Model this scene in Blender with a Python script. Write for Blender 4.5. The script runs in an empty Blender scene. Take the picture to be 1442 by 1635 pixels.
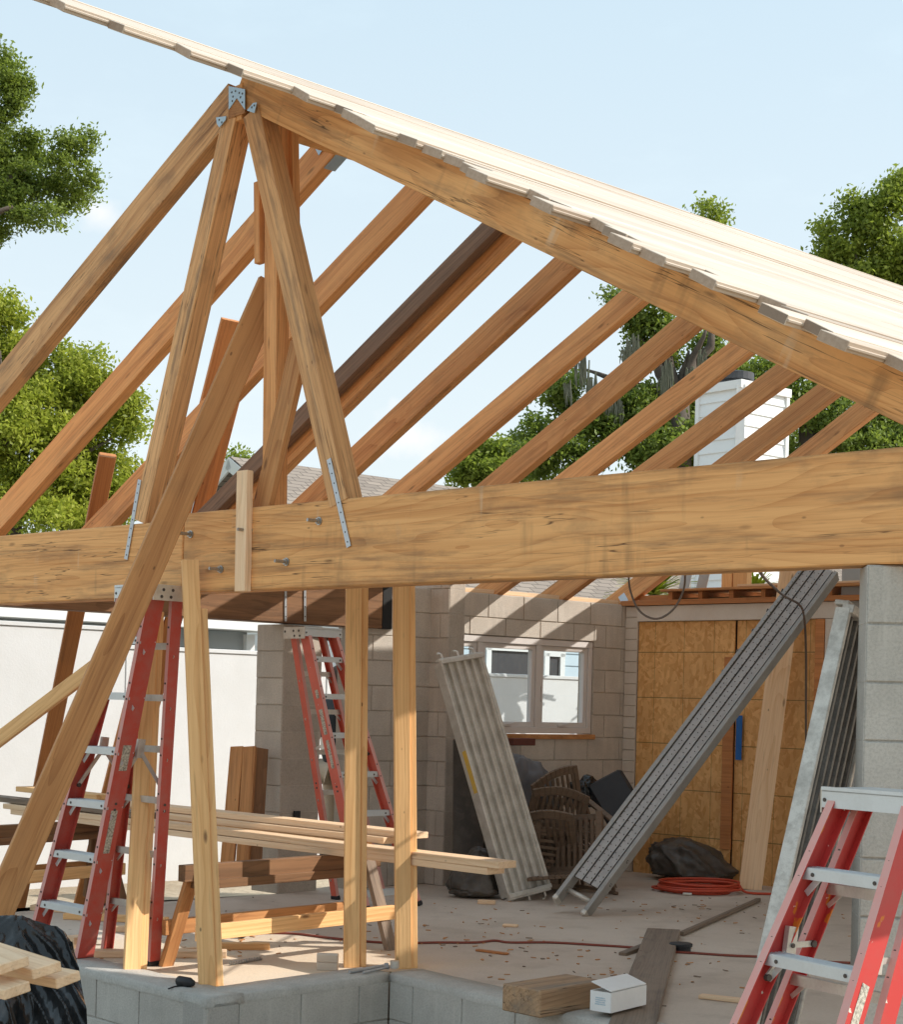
import bpy, bmesh, math, random
from mathutils import Vector, Matrix, noise as mnoise
import numpy as np
V = Vector
random.seed(7); np.random.seed(7)
sc = bpy.context.scene
COL = sc.collection
R = math.radians

# ------------------------------------------------------------------ survey frame
F, CX, HY, ROLL, H = 2600.0, 721.0, 1120.0, 0.025, 1.5
cr, sr = math.cos(ROLL), math.sin(ROLL)
EYE = V((0, 0, H))
def ray(px, py):
    u = (px - CX) / F; v = -(py - HY) / F
    return V((u * cr - v * sr, 1.0, u * sr + v * cr))
def P(px, py, Y): return EYE + ray(px, py) * Y
def G(px, py, z=0.0):
    d = ray(px, py); return EYE + d * ((z - H) / d.z)
def on_plane(px, py, p0, n):
    d = ray(px, py); return EYE + d * ((p0 - EYE).dot(n) / d.dot(n))
def on_line(a, b, p0, d):
    """point of the 3D line p0+t*d that lies on the sight plane through two survey marks"""
    n = ray(*a).cross(ray(*b)); t = (EYE - p0).dot(n) / d.dot(n); return p0 + d * t

cam = bpy.data.cameras.new('camera'); co = bpy.data.objects.new('camera', cam); COL.objects.link(co)
cam.sensor_fit = 'HORIZONTAL'; cam.sensor_width = 36.0; cam.lens = 36.0 * F / 1442.0
cam.shift_y = (HY - 817.5) / 1442.0; cam.clip_end = 3000; cam.clip_start = 0.05
co.matrix_world = Matrix(((cr, -sr, 0, 0), (0, 0, -1, 0), (sr, cr, 0, H), (0, 0, 0, 1)))
sc.camera = co

# ------------------------------------------------------------------ node helper
class NT:
    def __init__(s, name):
        s.m = bpy.data.materials.new(name); s.m.use_nodes = True
        s.t = s.m.node_tree; s.t.nodes.clear()
        s.out = s.t.nodes.new('ShaderNodeOutputMaterial')
    def n(s, typ, **kw):
        nd = s.t.nodes.new(typ); ins = kw.pop('i', {})
        for k, v in kw.items(): setattr(nd, k, v)
        for k, v in ins.items(): s.set(nd.inputs[k], v)
        return nd
    def set(s, sock, v):
        if hasattr(v, 'is_output'): s.t.links.new(v, sock)
        elif isinstance(v, bpy.types.Node): s.t.links.new(v.outputs[0], sock)
        else:
            if isinstance(v, (tuple, list)) and len(v) == 3 and sock.type == 'RGBA': v = (*v, 1)
            sock.default_value = v
    def math(s, op, a, b=None, c=None, clamp=False):
        nd = s.n('ShaderNodeMath', operation=op, use_clamp=clamp)
        s.set(nd.inputs[0], a)
        if b is not None: s.set(nd.inputs[1], b)
        if c is not None: s.set(nd.inputs[2], c)
        return nd.outputs[0]
    def vmath(s, op, a, b=None):
        nd = s.n('ShaderNodeVectorMath', operation=op); s.set(nd.inputs[0], a)
        if b is not None: s.set(nd.inputs[1], b)
        return nd.outputs[0]
    def mix(s, f, a, b, blend='MIX'):
        nd = s.n('ShaderNodeMix', data_type='RGBA', blend_type=blend)
        s.set(nd.inputs[0], f); s.set(nd.inputs[6], a); s.set(nd.inputs[7], b); return nd.outputs[2]
    def noise(s, vec, scale, detail=3, rough=.55, dist=0):
        nd = s.n('ShaderNodeTexNoise', i={'Vector': vec, 'Scale': scale, 'Detail': detail, 'Roughness': rough, 'Distortion': dist})
        return nd.outputs['Fac']
    def ramp(s, f, a, b):
        nd = s.n('ShaderNodeMapRange', i={0: f, 1: a, 2: b, 3: 0.0, 4: 1.0}); nd.clamp = True
        return nd.outputs[0]
    def obj(s): return s.n('ShaderNodeTexCoord').outputs['Object']
    def rnd(s): return s.n('ShaderNodeObjectInfo').outputs['Random']
    def sep(s, v): return s.n('ShaderNodeSeparateXYZ', i={0: v}).outputs
    def comb(s, x, y, z): return s.n('ShaderNodeCombineXYZ', i={0: x, 1: y, 2: z}).outputs[0]
    def attr(s, name): return s.n('ShaderNodeAttribute', attribute_name=name).outputs['Fac']
    def done(s, color, rough=.6, metal=0.0, bump=None, bstr=.3, bdist=.01, spec=.4, **kw):
        b = s.n('ShaderNodeBsdfPrincipled')
        s.set(b.inputs['Base Color'], color); s.set(b.inputs['Roughness'], rough); s.set(b.inputs['Metallic'], metal)
        s.set(b.inputs['Specular IOR Level'], spec)
        for k, v in kw.items(): s.set(b.inputs[k], v)
        if bump is not None:
            bp = s.n('ShaderNodeBump', i={'Strength': bstr, 'Distance': bdist, 'Height': bump}); s.set(b.inputs['Normal'], bp)
        s.set(s.out.inputs[0], b); return s.m

def wood(name, light, dark, ring=.016, weather=.3, wcol=(.12, .085, .06), knots=.5, vary=.3, streak=.35, rough=.68, crack=0.0, drips=0.0):
    s = NT(name); o = s.obj(); r = s.rnd()
    off = s.comb(s.math('MULTIPLY', r, 37.0), s.math('MULTIPLY', r, 11.3), s.math('MULTIPLY', r, 23.7))
    po = s.vmath('ADD', o, off)
    warp = s.noise(s.vmath('MULTIPLY', po, (.2, 2.2, 2.2)), 1.6, 2, .45)
    warp2 = s.noise(s.vmath('MULTIPLY', po, (.33, 1.6, 1.6)), 2.3, 2, .45)
    x, y, z = s.sep(o)
    w = s.math('MULTIPLY', s.math('SUBTRACT', warp, .5), ring * 11)
    w2 = s.math('MULTIPLY', s.math('SUBTRACT', warp2, .5), ring * 9)
    yy = s.math('ADD', s.math('ADD', y, w), s.math('MULTIPLY', s.math('SUBTRACT', r, .5), .25))
    zz = s.math('ADD', s.math('ADD', z, w2), s.math('ADD', s.math('MULTIPLY', r, .13), .04))
    rad = s.math('SQRT', s.math('ADD', s.math('MULTIPLY', yy, yy), s.math('MULTIPLY', zz, zz)))
    rg = s.math('FRACT', s.math('DIVIDE', rad, ring))
    rg = s.math('POWER', rg, 3.2)
    fine = s.noise(s.vmath('MULTIPLY', po, (1.3, 85.0, 85.0)), 1.0, 3, .6)
    mid = s.noise(s.vmath('MULTIPLY', po, (.5, 14.0, 14.0)), 1.0, 3, .6)
    f = s.math('ADD', s.math('MULTIPLY', rg, .40), s.math('ADD', s.math('MULTIPLY', s.math('SUBTRACT', fine, .42), 1.1), s.math('MULTIPLY', s.math('SUBTRACT', mid, .45), 1.7)), clamp=True)
    c = s.mix(f, light, dark)
    # long stains and weathering along the grain
    st = s.ramp(s.noise(s.vmath('MULTIPLY', po, (.7, 7.0, 7.0)), 1.7, 5, .65), .52, .74)
    c = s.mix(s.math('MULTIPLY', st, weather), c, wcol)
    bl = s.ramp(s.noise(s.vmath('MULTIPLY', po, (1.0, 1.5, 1.5)), 3.1, 5, .6), .55, .75)
    c = s.mix(s.math('MULTIPLY', bl, weather * .6), c, wcol)
    dk = s.ramp(s.noise(s.vmath('MULTIPLY', po, (1.4, 30.0, 30.0)), 1.3, 3, .7), .58, .72)
    c = s.mix(s.math('MULTIPLY', dk, streak), c, tuple(v * .42 for v in dark))
    if knots:
        vo = s.n('ShaderNodeTexVoronoi', i={'Vector': s.vmath('MULTIPLY', po, (1.0, 3.2, 3.2)), 'Scale': 2.3, 'Randomness': 1.0})
        kn = s.math('SUBTRACT', 1.0, s.ramp(vo.outputs['Distance'], .035, .10))
        c = s.mix(s.math('MULTIPLY', kn, knots), c, (.11, .045, .02))
        vn = s.n('ShaderNodeTexVoronoi', i={'Vector': s.vmath('MULTIPLY', s.vmath('ADD', po, (3.0, 1.0, 2.0)), (1.0, 2.0, 2.0)), 'Scale': 6.5, 'Randomness': 1.0})
        sk_ = s.math('MULTIPLY', s.math('SUBTRACT', 1.0, s.ramp(vn.outputs['Distance'], .05, .09)), s.math('GREATER_THAN', s.sep(vn.outputs['Color'])[0], .62))
        c = s.mix(s.math('MULTIPLY', sk_, knots * .9), c, (.09, .04, .02))
    hgt = s.math('ADD', s.math('MULTIPLY', fine, .6), s.math('MULTIPLY', rg, .35))
    if crack:
        ck = s.noise(s.vmath('MULTIPLY', po, (.35, 9.0, 9.0)), 1.0, 4, .6)
        ck = s.math('SUBTRACT', 1.0, s.ramp(s.math('ABSOLUTE', s.math('SUBTRACT', ck, .5)), .0, .006))
        ck = s.math('MULTIPLY', ck, s.ramp(s.noise(po, .9, 2), .45, .55))
        c = s.mix(s.math('MULTIPLY', ck, crack), c, (.05, .028, .015))
        hgt = s.math('SUBTRACT', hgt, ck)
    if drips:
        dn_ = s.noise(s.vmath('MULTIPLY', po, (9.0, .9, .9)), 1.0, 3, .6); dm = s.ramp(s.noise(s.vmath('MULTIPLY', po, (.8, 3.0, 3.0)), 2.0, 2, .5), .48, .62)
        c = s.mix(s.math('MULTIPLY', s.math('MULTIPLY', s.ramp(dn_, .62, .72), dm), drips), c, (.72, .58, .42))
        dn2 = s.noise(s.vmath('ADD', s.vmath('MULTIPLY', po, (6.0, .7, .7)), (7, 3, 9)), 1.0, 4, .6)
        c = s.mix(s.math('MULTIPLY', s.math('MULTIPLY', s.ramp(dn2, .58, .72), s.math('SUBTRACT', 1.0, dm)), drips), c, (.20, .12, .06))
    if drips:
        ed_ = s.math('ADD', s.math('ABSOLUTE', y), s.math('MULTIPLY', s.math('SUBTRACT', s.noise(s.vmath('MULTIPLY', po, (1.6, 6.0, 6.0)), 1.5, 5, .65), .5), .22))
        c = s.mix(s.math('MULTIPLY', s.ramp(ed_, .19, .27), .75), c, (.17, .105, .06))
    br = s.math('ADD', 1.0 - vary / 2, s.math('MULTIPLY', r, vary))
    c = s.mix(1.0, c, s.comb(br, br, br), 'MULTIPLY')
    return s.done(c, rough, 0, hgt, .35, .004, .3)

M = {}
M['beam'] = wood('honey_timber', (.85, .455, .18), (.54, .225, .07), ring=.019, weather=.75, wcol=(.20, .115, .065), knots=.5, vary=.2, crack=.9, drips=.55)
M['strut'] = wood('weathered_timber', (.80, .45, .205), (.42, .19, .075), ring=.018, weather=.85, wcol=(.15, .10, .07), knots=.5, vary=.15, streak=.6, crack=.8)
M['rafter'] = wood('red_fir', (.78, .39, .155), (.48, .185, .065), ring=.014, weather=.45, wcol=(.13, .065, .04), knots=.5, vary=.35)
M['rafter_dark'] = wood('dark_fir', (.27, .165, .105), (.13, .075, .05), ring=.014, weather=.4, knots=.3, vary=.2)
M['stud'] = wood('yellow_pine_stud', (.90, .555, .255), (.64, .32, .115), ring=.012, weather=.18, wcol=(.35, .2, .1), knots=.75, vary=.18)
M['plank'] = wood('brown_plank', (.60, .295, .115), (.34, .135, .045), ring=.014, weather=.25, knots=.7, vary=.2)
M['redplank'] = wood('orange_plank', (.58, .25, .09), (.36, .13, .045), ring=.012, weather=.3, knots=.6, vary=.3)
M['old'] = wood('old_grey_wood', (.30, .225, .165), (.17, .12, .085), ring=.012, weather=.6, wcol=(.10, .08, .065), knots=.4, vary=.35)
M['block_wood'] = wood('weathered_block', (.46, .29, .165), (.24, .14, .075), ring=.02, weather=.95, wcol=(.20, .165, .13), knots=.3, vary=.1, crack=1.0)
M['pale'] = wood('pale_pine', (.88, .64, .42), (.70, .44, .24), ring=.016, weather=.15, wcol=(.4, .25, .14), knots=.6, vary=.2)
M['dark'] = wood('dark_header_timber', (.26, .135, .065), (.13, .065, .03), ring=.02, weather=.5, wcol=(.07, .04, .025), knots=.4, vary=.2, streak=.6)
M['teak'] = wood('grey_teak', (.20, .135, .09), (.12, .08, .05), ring=.01, weather=.4, knots=0, vary=.3)

def deck_mat():
    s = NT('deck_pine'); o = s.obj(); t = s.attr('tint')
    fine = s.noise(s.vmath('MULTIPLY', o, (1.5, 60, 60)), 1.0, 3, .6)
    st = s.noise(s.vmath('MULTIPLY', o, (.5, 5, 5)), 1.0, 4, .6)
    c = s.mix(s.math('MULTIPLY', fine, .9), (.70, .61, .51), (.57, .465, .365))
    c = s.mix(s.math('MULTIPLY', s.ramp(st, .50, .72), .6), c, (.40, .28, .19))
    br = s.math('ADD', .80, s.math('MULTIPLY', t, .3))
    return s.done(s.mix(1.0, c, s.comb(br, br, br), 'MULTIPLY'), .6, 0, fine, .2, .004, .3)
def endgrain_mat():
    s = NT('end_grain'); o = s.obj()
    f = s.noise(s.vmath('MULTIPLY', o, (20, 60, 60)), 1.0, 4, .6)
    tt = s.attr('tint'); c = s.mix(f, (.62, .49, .38), (.33, .23, .165)); c = s.mix(s.math('MULTIPLY', s.ramp(tt, .3, .9), .75), c, (.22, .165, .125))
    return s.done(c, .8, 0, f, .3, .004, .2)
M['deck'] = deck_mat(); M['endgrain'] = endgrain_mat()

def cmu_mat(name, a, b, dirt=.3):
    s = NT(name); o = s.obj(); t = s.attr('tint')
    n1 = s.noise(o, 95.0, 3, .7); n2 = s.noise(o, 5.5, 4, .6); n3 = s.noise(o, 1.6, 3, .6)
    c = s.mix(s.ramp(t, 0, 1), a, b)
    c = s.mix(s.math('MULTIPLY', s.ramp(n2, .45, .75), dirt), c, tuple(v * .55 for v in a))
    c = s.mix(s.math('MULTIPLY', s.ramp(n3, .5, .7), .3), c, tuple(min(1, v * 1.3) for v in b))
    c = s.mix(s.math('MULTIPLY', s.ramp(n1, .42, .68), .38), c, tuple(v * .5 for v in a))
    n4 = s.noise(s.vmath('MULTIPLY', o, (9.0, 9.0, 1.2)), 1.0, 4, .6)
    c = s.mix(s.math('MULTIPLY', s.ramp(n4, .52, .72), .3), c, tuple(min(1, v * 1.25) for v in b))
    return s.done(c, .9, 0, s.math('ADD', n1, n2), .6, .006, .2)
M['cmu'] = cmu_mat('warm_block', (.55, .49, .42), (.62, .56, .485))
M['cmu_grey'] = cmu_mat('grey_block', (.50, .475, .43), (.57, .545, .495), .25)
M['mortar'] = cmu_mat('mortar', (.48, .415, .345), (.53, .46, .385))
M['mortar_grey'] = cmu_mat('mortar_grey', (.44, .42, .385), (.50, .475, .43))

def slab_mat():
    s = NT('dusty_concrete'); o = s.obj()
    n0 = s.noise(o, .55, 4, .6); n1 = s.noise(o, 2.3, 6, .65); n2 = s.noise(o, 55.0, 3, .7)
    c = s.mix(s.ramp(n0, .35, .65), (.56, .46, .375), (.68, .58, .485))
    c = s.mix(s.math('MULTIPLY', s.ramp(n1, .5, .68), .5), c, (.40, .32, .255))
    c = s.mix(s.math('MULTIPLY', s.ramp(s.noise(s.vmath('ADD', o, (5, 3, 1)), 1.1, 5, .7), .56, .7), .55), c, (.58, .47, .36))
    vo = s.n('ShaderNodeTexVoronoi', i={'Vector': o, 'Scale': 9.0})
    sp = s.math('SUBTRACT', 1.0, s.ramp(vo.outputs['Distance'], .06, .12))
    sp = s.math('MULTIPLY', sp, s.ramp(s.noise(o, 1.3, 2), .5, .6))
    c = s.mix(s.math('MULTIPLY', sp, .7), c, (.19, .125, .08))
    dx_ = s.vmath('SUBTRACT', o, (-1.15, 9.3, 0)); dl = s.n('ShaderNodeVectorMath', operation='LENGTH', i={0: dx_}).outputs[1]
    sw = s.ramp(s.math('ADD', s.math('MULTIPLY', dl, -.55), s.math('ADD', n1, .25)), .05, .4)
    c = s.mix(s.math('MULTIPLY', sw, .75), c, (.76, .62, .45))  # cream sawdust tint, also painted in to brighten the floor's sun patch
    c = s.mix(s.math('MULTIPLY', s.ramp(n2, .3, .7), .2), c, (.28, .235, .19))
    return s.done(c, .85, 0, s.math('ADD', n2, s.math('MULTIPLY', n1, 2.0)), .25, .008, .25)
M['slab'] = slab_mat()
def sand_mat():
    s = NT('sandy_soil'); o = s.obj()
    n0 = s.noise(o, .8, 5, .65); n1 = s.noise(o, 14.0, 5, .7)
    c = s.mix(s.ramp(n0, .4, .6), (.34, .27, .19), (.46, .385, .285))
    c = s.mix(s.math('MULTIPLY', s.ramp(n1, .5, .7), .6), c, (.20, .15, .10))
    return s.done(c, .95, 0, s.math('ADD', n1, n0), .6, .03, .2)
M['sand'] = sand_mat()
def grime(name, col, dcol, rough=.7, sc1=3.0, amt=.5, metal=0.0, bump=.15, fine=60.0, spec=.4, **kw):
    s = NT(name); o = s.obj()
    n0 = s.noise(o, sc1, 5, .65); n1 = s.noise(o, fine, 3, .7)
    c = s.mix(s.math('MULTIPLY', s.ramp(n0, .42, .72), amt), col, dcol)
    c = s.mix(s.math('MULTIPLY', s.ramp(n1, .5, .75), amt * .6), c, dcol)
    return s.done(c, rough, metal, s.math('ADD', n0, n1), bump, .004, spec, **kw)
M['stucco'] = grime('white_stucco', (.66, .66, .655), (.55, .54, .52), .9, 1.6, .4, 0, .4, 45)
M['whitepaint'] = grime('white_paint', (.80, .80, .78), (.60, .60, .58), .55, 2.0, .25)
M['trim'] = grime('cream_trim', (.68, .62, .54), (.48, .41, .34), .7, 3.0, .4)
M['vinyl'] = grime('window_vinyl', (.70, .66, .63), (.55, .50, .46), .4, 3.0, .25)
M['siding'] = grime('pale_blue_siding', (.50, .60, .66), (.42, .50, .55), .6, 2.0, .3)
M['siding_white'] = grime('white_siding', (.80, .81, .80), (.68, .69, .69), .6, 2.0, .3)
M['grey'] = grime('grey_panel', (.40, .42, .42), (.33, .34, .34), .6, 2.0, .3)
M['red'] = grime('red_fibreglass', (.56, .08, .056), (.46, .17, .14), .45, 9.0, .7, 0, .1, 120)
def spatter(name, base, dirt):
    s = NT(name); o = s.obj(); n0 = s.noise(o, 6.0, 5, .65)
    c = s.mix(s.math('MULTIPLY', s.ramp(n0, .45, .7), .5), base, dirt)
    a = s.noise(s.vmath('MULTIPLY', o, (.7, 1.3, 1.3)), 9.0, 3, .55)
    c = s.mix(s.ramp(a, .655, .672), c, (.62, .17, .02))
    b = s.noise(s.vmath('ADD', o, (3, 7, 1)), 17.0, 4, .6)
    c = s.mix(s.ramp(b, .69, .70), c, (.72, .66, .56))
    d = s.noise(s.vmath('ADD', o, (9, 2, 5)), 24.0, 4, .7)
    c = s.mix(s.math('MULTIPLY', s.ramp(d, .70, .72), .8), c, (.10, .04, .03))
    return s.done(c, .45, 0, n0, .1, .004, .4)
M['red_spatter'] = spatter('paint_spattered_red_fibreglass', (.52, .045, .04), (.42, .085, .07))
M['red_fade_lit'] = grime('faded_lit_red_flange', (.70, .33, .29), (.62, .40, .35), .6, 9.0, .6, 0, .15, 90)  # paler pink: wear plus the side light on the flange, put into the colour
M['red_bright'] = grime('orange_red_fibreglass', (.68, .145, .095), (.45, .09, .06), .45, 6.0, .5, 0, .1, 120)
M['alu'] = grime('aluminium', (.40, .385, .36), (.27, .255, .235), .5, 5.0, .6, .5, .12, 90)
M['alu_step'] = grime('aluminium_step', (.66, .69, .70), (.50, .51, .50), .45, 6.0, .4, .45, .12, 90)
M['alu_deck'] = grime('scuffed_deck_aluminium', (.46, .44, .42), (.31, .295, .28), .55, 8.0, .6, .35, .15, 90)
M['alu_worn'] = grime('worn_aluminium', (.68, .645, .58), (.40, .36, .305), .42, 7.0, .6, .5, .2, 70)
M['alu_dirty'] = grime('plaster_spattered_aluminium', (.62, .60, .55), (.30, .28, .25), .6, 12.0, .8, .35, .4, 60)
M['flute_dark'] = grime('grimy_fluted_aluminium', (.22, .21, .19), (.11, .10, .09), .6, 10.0, .8, .4, .4, 80)
M['galv'] = grime('galvanised_steel', (.50, .53, .56), (.38, .40, .42), .35, 20.0, .5, .7, .1)
M['galv_blue'] = grime('galvanised_hanger', (.44, .56, .64), (.36, .46, .54), .4, 20.0, .4, .4, .1)
M['steel'] = grime('zinc_bolt', (.45, .44, .42), (.25, .24, .22), .35, 40.0, .5, .85, .1)
M['rivet'] = grime('dark_rivet', (.10, .085, .075), (.06, .05, .045), .5, 30, .5, .5)
M['black'] = grime('black_plastic', (.018, .018, .02), (.03, .03, .032), .5, 10, .5)
M['blackpaint'] = grime('black_end_coating', (.012, .012, .012), (.02, .02, .02), .7, 10, .5)
M['shadowgap'] = grime('dark_gap', (.05, .045, .04), (.03, .025, .02), .9, 10, .5)
M['tarp'] = grime('black_poly_sheet', (.013, .013, .013), (.026, .025, .024), .2, 6, .4, 0, .2, 18, .5)
M['greytarp'] = grime('dusty_grey_tarp', (.13, .125, .13), (.19, .165, .14), .6, 3, .6, 0, .4, 20)
M['browntarp'] = grime('dusty_dark_bag', (.07, .06, .05), (.15, .125, .10), .42, 4, .7, 0, .5, 18)
M['hose'] = grime('orange_hose', (.55, .07, .03), (.40, .06, .03), .45, 10, .4)
M['cord'] = grime('dusty_red_cord', (.26, .06, .04), (.20, .10, .07), .6, 10, .4)
M['cable'] = grime('brown_cable', (.12, .085, .065), (.09, .07, .06), .55, 10, .4)
M['card'] = grime('white_cardboard', (.88, .865, .84), (.72, .70, .67), .75, 6, .35)
M['print'] = grime('faint_blue_print', (.45, .56, .64), (.74, .74, .73), .8, 70, 1.0, 0, 0, 160)
M['sticker'] = grime('worn_sticker', (.62, .57, .47), (.07, .06, .05), .7, 85, 1.0, 0, .05, 160)
M['yellow'] = grime('yellow_label', (.72, .46, .06), (.60, .42, .15), .6, 30, .8)
M['bluetape'] = grime('blue_tape', (.015, .13, .42), (.02, .10, .33), .55, 10, .4)
M['insul'] = grime('yellow_insulation', (.30, .20, .09), (.18, .12, .06), .95, 20, .7, 0, .5, 40)
M['cap'] = grime('dark_chimney_cap', (.05, .05, .055), (.08, .08, .08), .5, 10, .5)
M['shirt'] = grime('dark_shirt', (.025, .028, .032), (.04, .043, .047), .85, 12, .5)
M['trouser'] = grime('khaki_trousers', (.42, .33, .24), (.34, .27, .2), .85, 10, .4)
M['skin'] = grime('skin', (.50, .29, .20), (.42, .22, .15), .55, 20, .3)
M['hair'] = grime('brown_hair', (.05, .03, .02), (.03, .02, .015), .7, 40, .5)
M['eye'] = grime('eye_dark', (.02, .015, .012), (.02, .015, .012), .2, 10, .1)
M['bark'] = grime('bark', (.12, .095, .075), (.06, .05, .04), .95, 8, .7, 0, .8, 30)
M['brick'] = grime('red_brown_box', (.16, .05, .035), (.10, .04, .03), .8, 10, .5)

def osb_mat():
    s = NT('osb'); o = s.obj()
    x, y, z = s.sep(o)
    cols = None
    for k, (ang, sc1) in enumerate(((.5, 34), (-.7, 40), (1.5, 36))):
        ca, sa = math.cos(ang), math.sin(ang)
        a = s.math('ADD', s.math('MULTIPLY', x, ca), s.math('MULTIPLY', y, sa))
        b = s.math('SUBTRACT', s.math('MULTIPLY', y, ca), s.math('MULTIPLY', x, sa))
        vo = s.n('ShaderNodeTexVoronoi', i={'Vector': s.comb(s.math('MULTIPLY', a, .38), b, k * 3.1), 'Scale': float(sc1)})
        g = s.sep(vo.outputs['Color'])
        m = s.mix(g[0], (.64, .33, .11), (.86, .52, .22))
        cols = m if cols is None else s.mix(s.math('GREATER_THAN', g[1], .55), cols, m)
    n0 = s.noise(o, 2.0, 4, .6)
    c = s.mix(s.math('MULTIPLY', s.ramp(n0, .4, .7), .35), cols, (.42, .22, .09))
    gl = s.math('LESS_THAN', s.math('ABSOLUTE', s.math('SUBTRACT', s.math('FRACT', s.math('DIVIDE', s.math('ADD', y, 10.0), .4064)), .5)), .009)
    gv = s.math('LESS_THAN', s.math('ABSOLUTE', s.math('SUBTRACT', s.math('FRACT', s.math('DIVIDE', s.math('ADD', x, 10.06), .31)), .5)), .008)
    c = s.mix(s.math('MULTIPLY', s.math('MAXIMUM', gl, s.math('MULTIPLY', gv, .8)), .7), c, (.05, .075, .025))
    return s.done(c, .75, 0, s.sep(cols)[0], .3, .004, .25)
M['osb'] = osb_mat()

def shingle_mat():
    s = NT('asphalt_shingle'); o = s.obj()
    b = s.n('ShaderNodeTexBrick', i={'Vector': o, 'Color1': (.30, .25, .21, 1), 'Color2': (.21, .175, .15, 1), 'Mortar': (.08, .065, .055, 1), 'Scale': 1.0,
            'Mortar Size': .012, 'Brick Width': .33, 'Row Height': .15, 'Bias': 0.0})
    n = s.noise(o, 30, 3, .7)
    c = s.mix(s.math('MULTIPLY', n, .4), b.outputs['Color'], (.36, .31, .26))
    return s.done(c, .9, 0, b.outputs['Fac'], -.4, .01, .2)
M['shingle'] = shingle_mat()

def glass_mat():
    s = NT('window_glass')
    t = s.n('ShaderNodeBsdfTransparent', i={'Color': (.86, .91, .93, 1)})
    g = s.n('ShaderNodeBsdfGlossy', i={'Color': (1, 1, 1, 1), 'Roughness': .01})
    fr = s.n('ShaderNodeLayerWeight', i={'Blend': .5})
    m = s.n('ShaderNodeMixShader', i={0: s.math('ADD', s.math('MULTIPLY', s.math('POWER', fr.outputs['Facing'], 4.0), .8), .05), 1: t.outputs[0], 2: g.outputs[0]})
    s.set(s.out.inputs[0], m); return s.m
M['glass'] = glass_mat()

def leaf_mat(name, a, b, trans=.5):
    s = NT(name); t = s.attr('tint')
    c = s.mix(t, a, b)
    d = s.n('ShaderNodeBsdfPrincipled', i={'Base Color': c, 'Roughness': .5, 'Specular IOR Level': .35})
    tr = s.n('ShaderNodeBsdfTranslucent', i={'Color': s.mix(.5, c, (.35, .45, .06))})
    m = s.n('ShaderNodeMixShader', i={0: trans, 1: d.outputs[0], 2: tr.outputs[0]})
    s.set(s.out.inputs[0], m); return s.m
M['leaf_dark'] = leaf_mat('oak_leaf', (.045, .075, .016), (.23, .30, .05), .45)
M['leaf_mid'] = leaf_mat('green_leaf', (.07, .11, .017), (.36, .42, .06), .5)
M['leaf_lime'] = leaf_mat('yellow_green_leaf', (.09, .14, .012), (.48, .50, .06), .5)
M['moss'] = leaf_mat('hanging_moss', (.12, .125, .085), (.20, .20, .14), .3)

# ------------------------------------------------------------------ object helpers
def frame(x, zhint, loc):
    x = x.normalized(); z = (zhint - x * zhint.dot(x)).normalized(); y = z.cross(x)
    m = Matrix((x, y, z)).transposed().to_4x4(); m.translation = loc; return m
def tag(o, label=None, cat=None, group=None, kind=None):
    for k, v in (('label', label), ('category', cat), ('group', group), ('kind', kind)):
        if v: o[k] = v
    return o
def thing(name, label, cat, loc=(0, 0, 0), group=None):
    o = bpy.data.objects.new(name, None); COL.objects.link(o); o.location = loc
    o.empty_display_size = .2
    return tag(o, label, cat, group)
def wmat(o):
    m = o.matrix_basis.copy()
    while o.parent: o = o.parent; m = o.matrix_basis @ m
    return m
def link(name, me, mats, fr=None, parent=None, smooth=False):
    for m in (mats if isinstance(mats, (list, tuple)) else [mats]): me.materials.append(M[m] if isinstance(m, str) else m)
    o = bpy.data.objects.new(name, me); COL.objects.link(o)
    fr = fr or Matrix()
    if parent: o.parent = parent; o.matrix_basis = wmat(parent).inverted() @ fr
    else: o.matrix_basis = fr
    if smooth:
        for p in me.polygons: p.use_smooth = True
    return o

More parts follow.
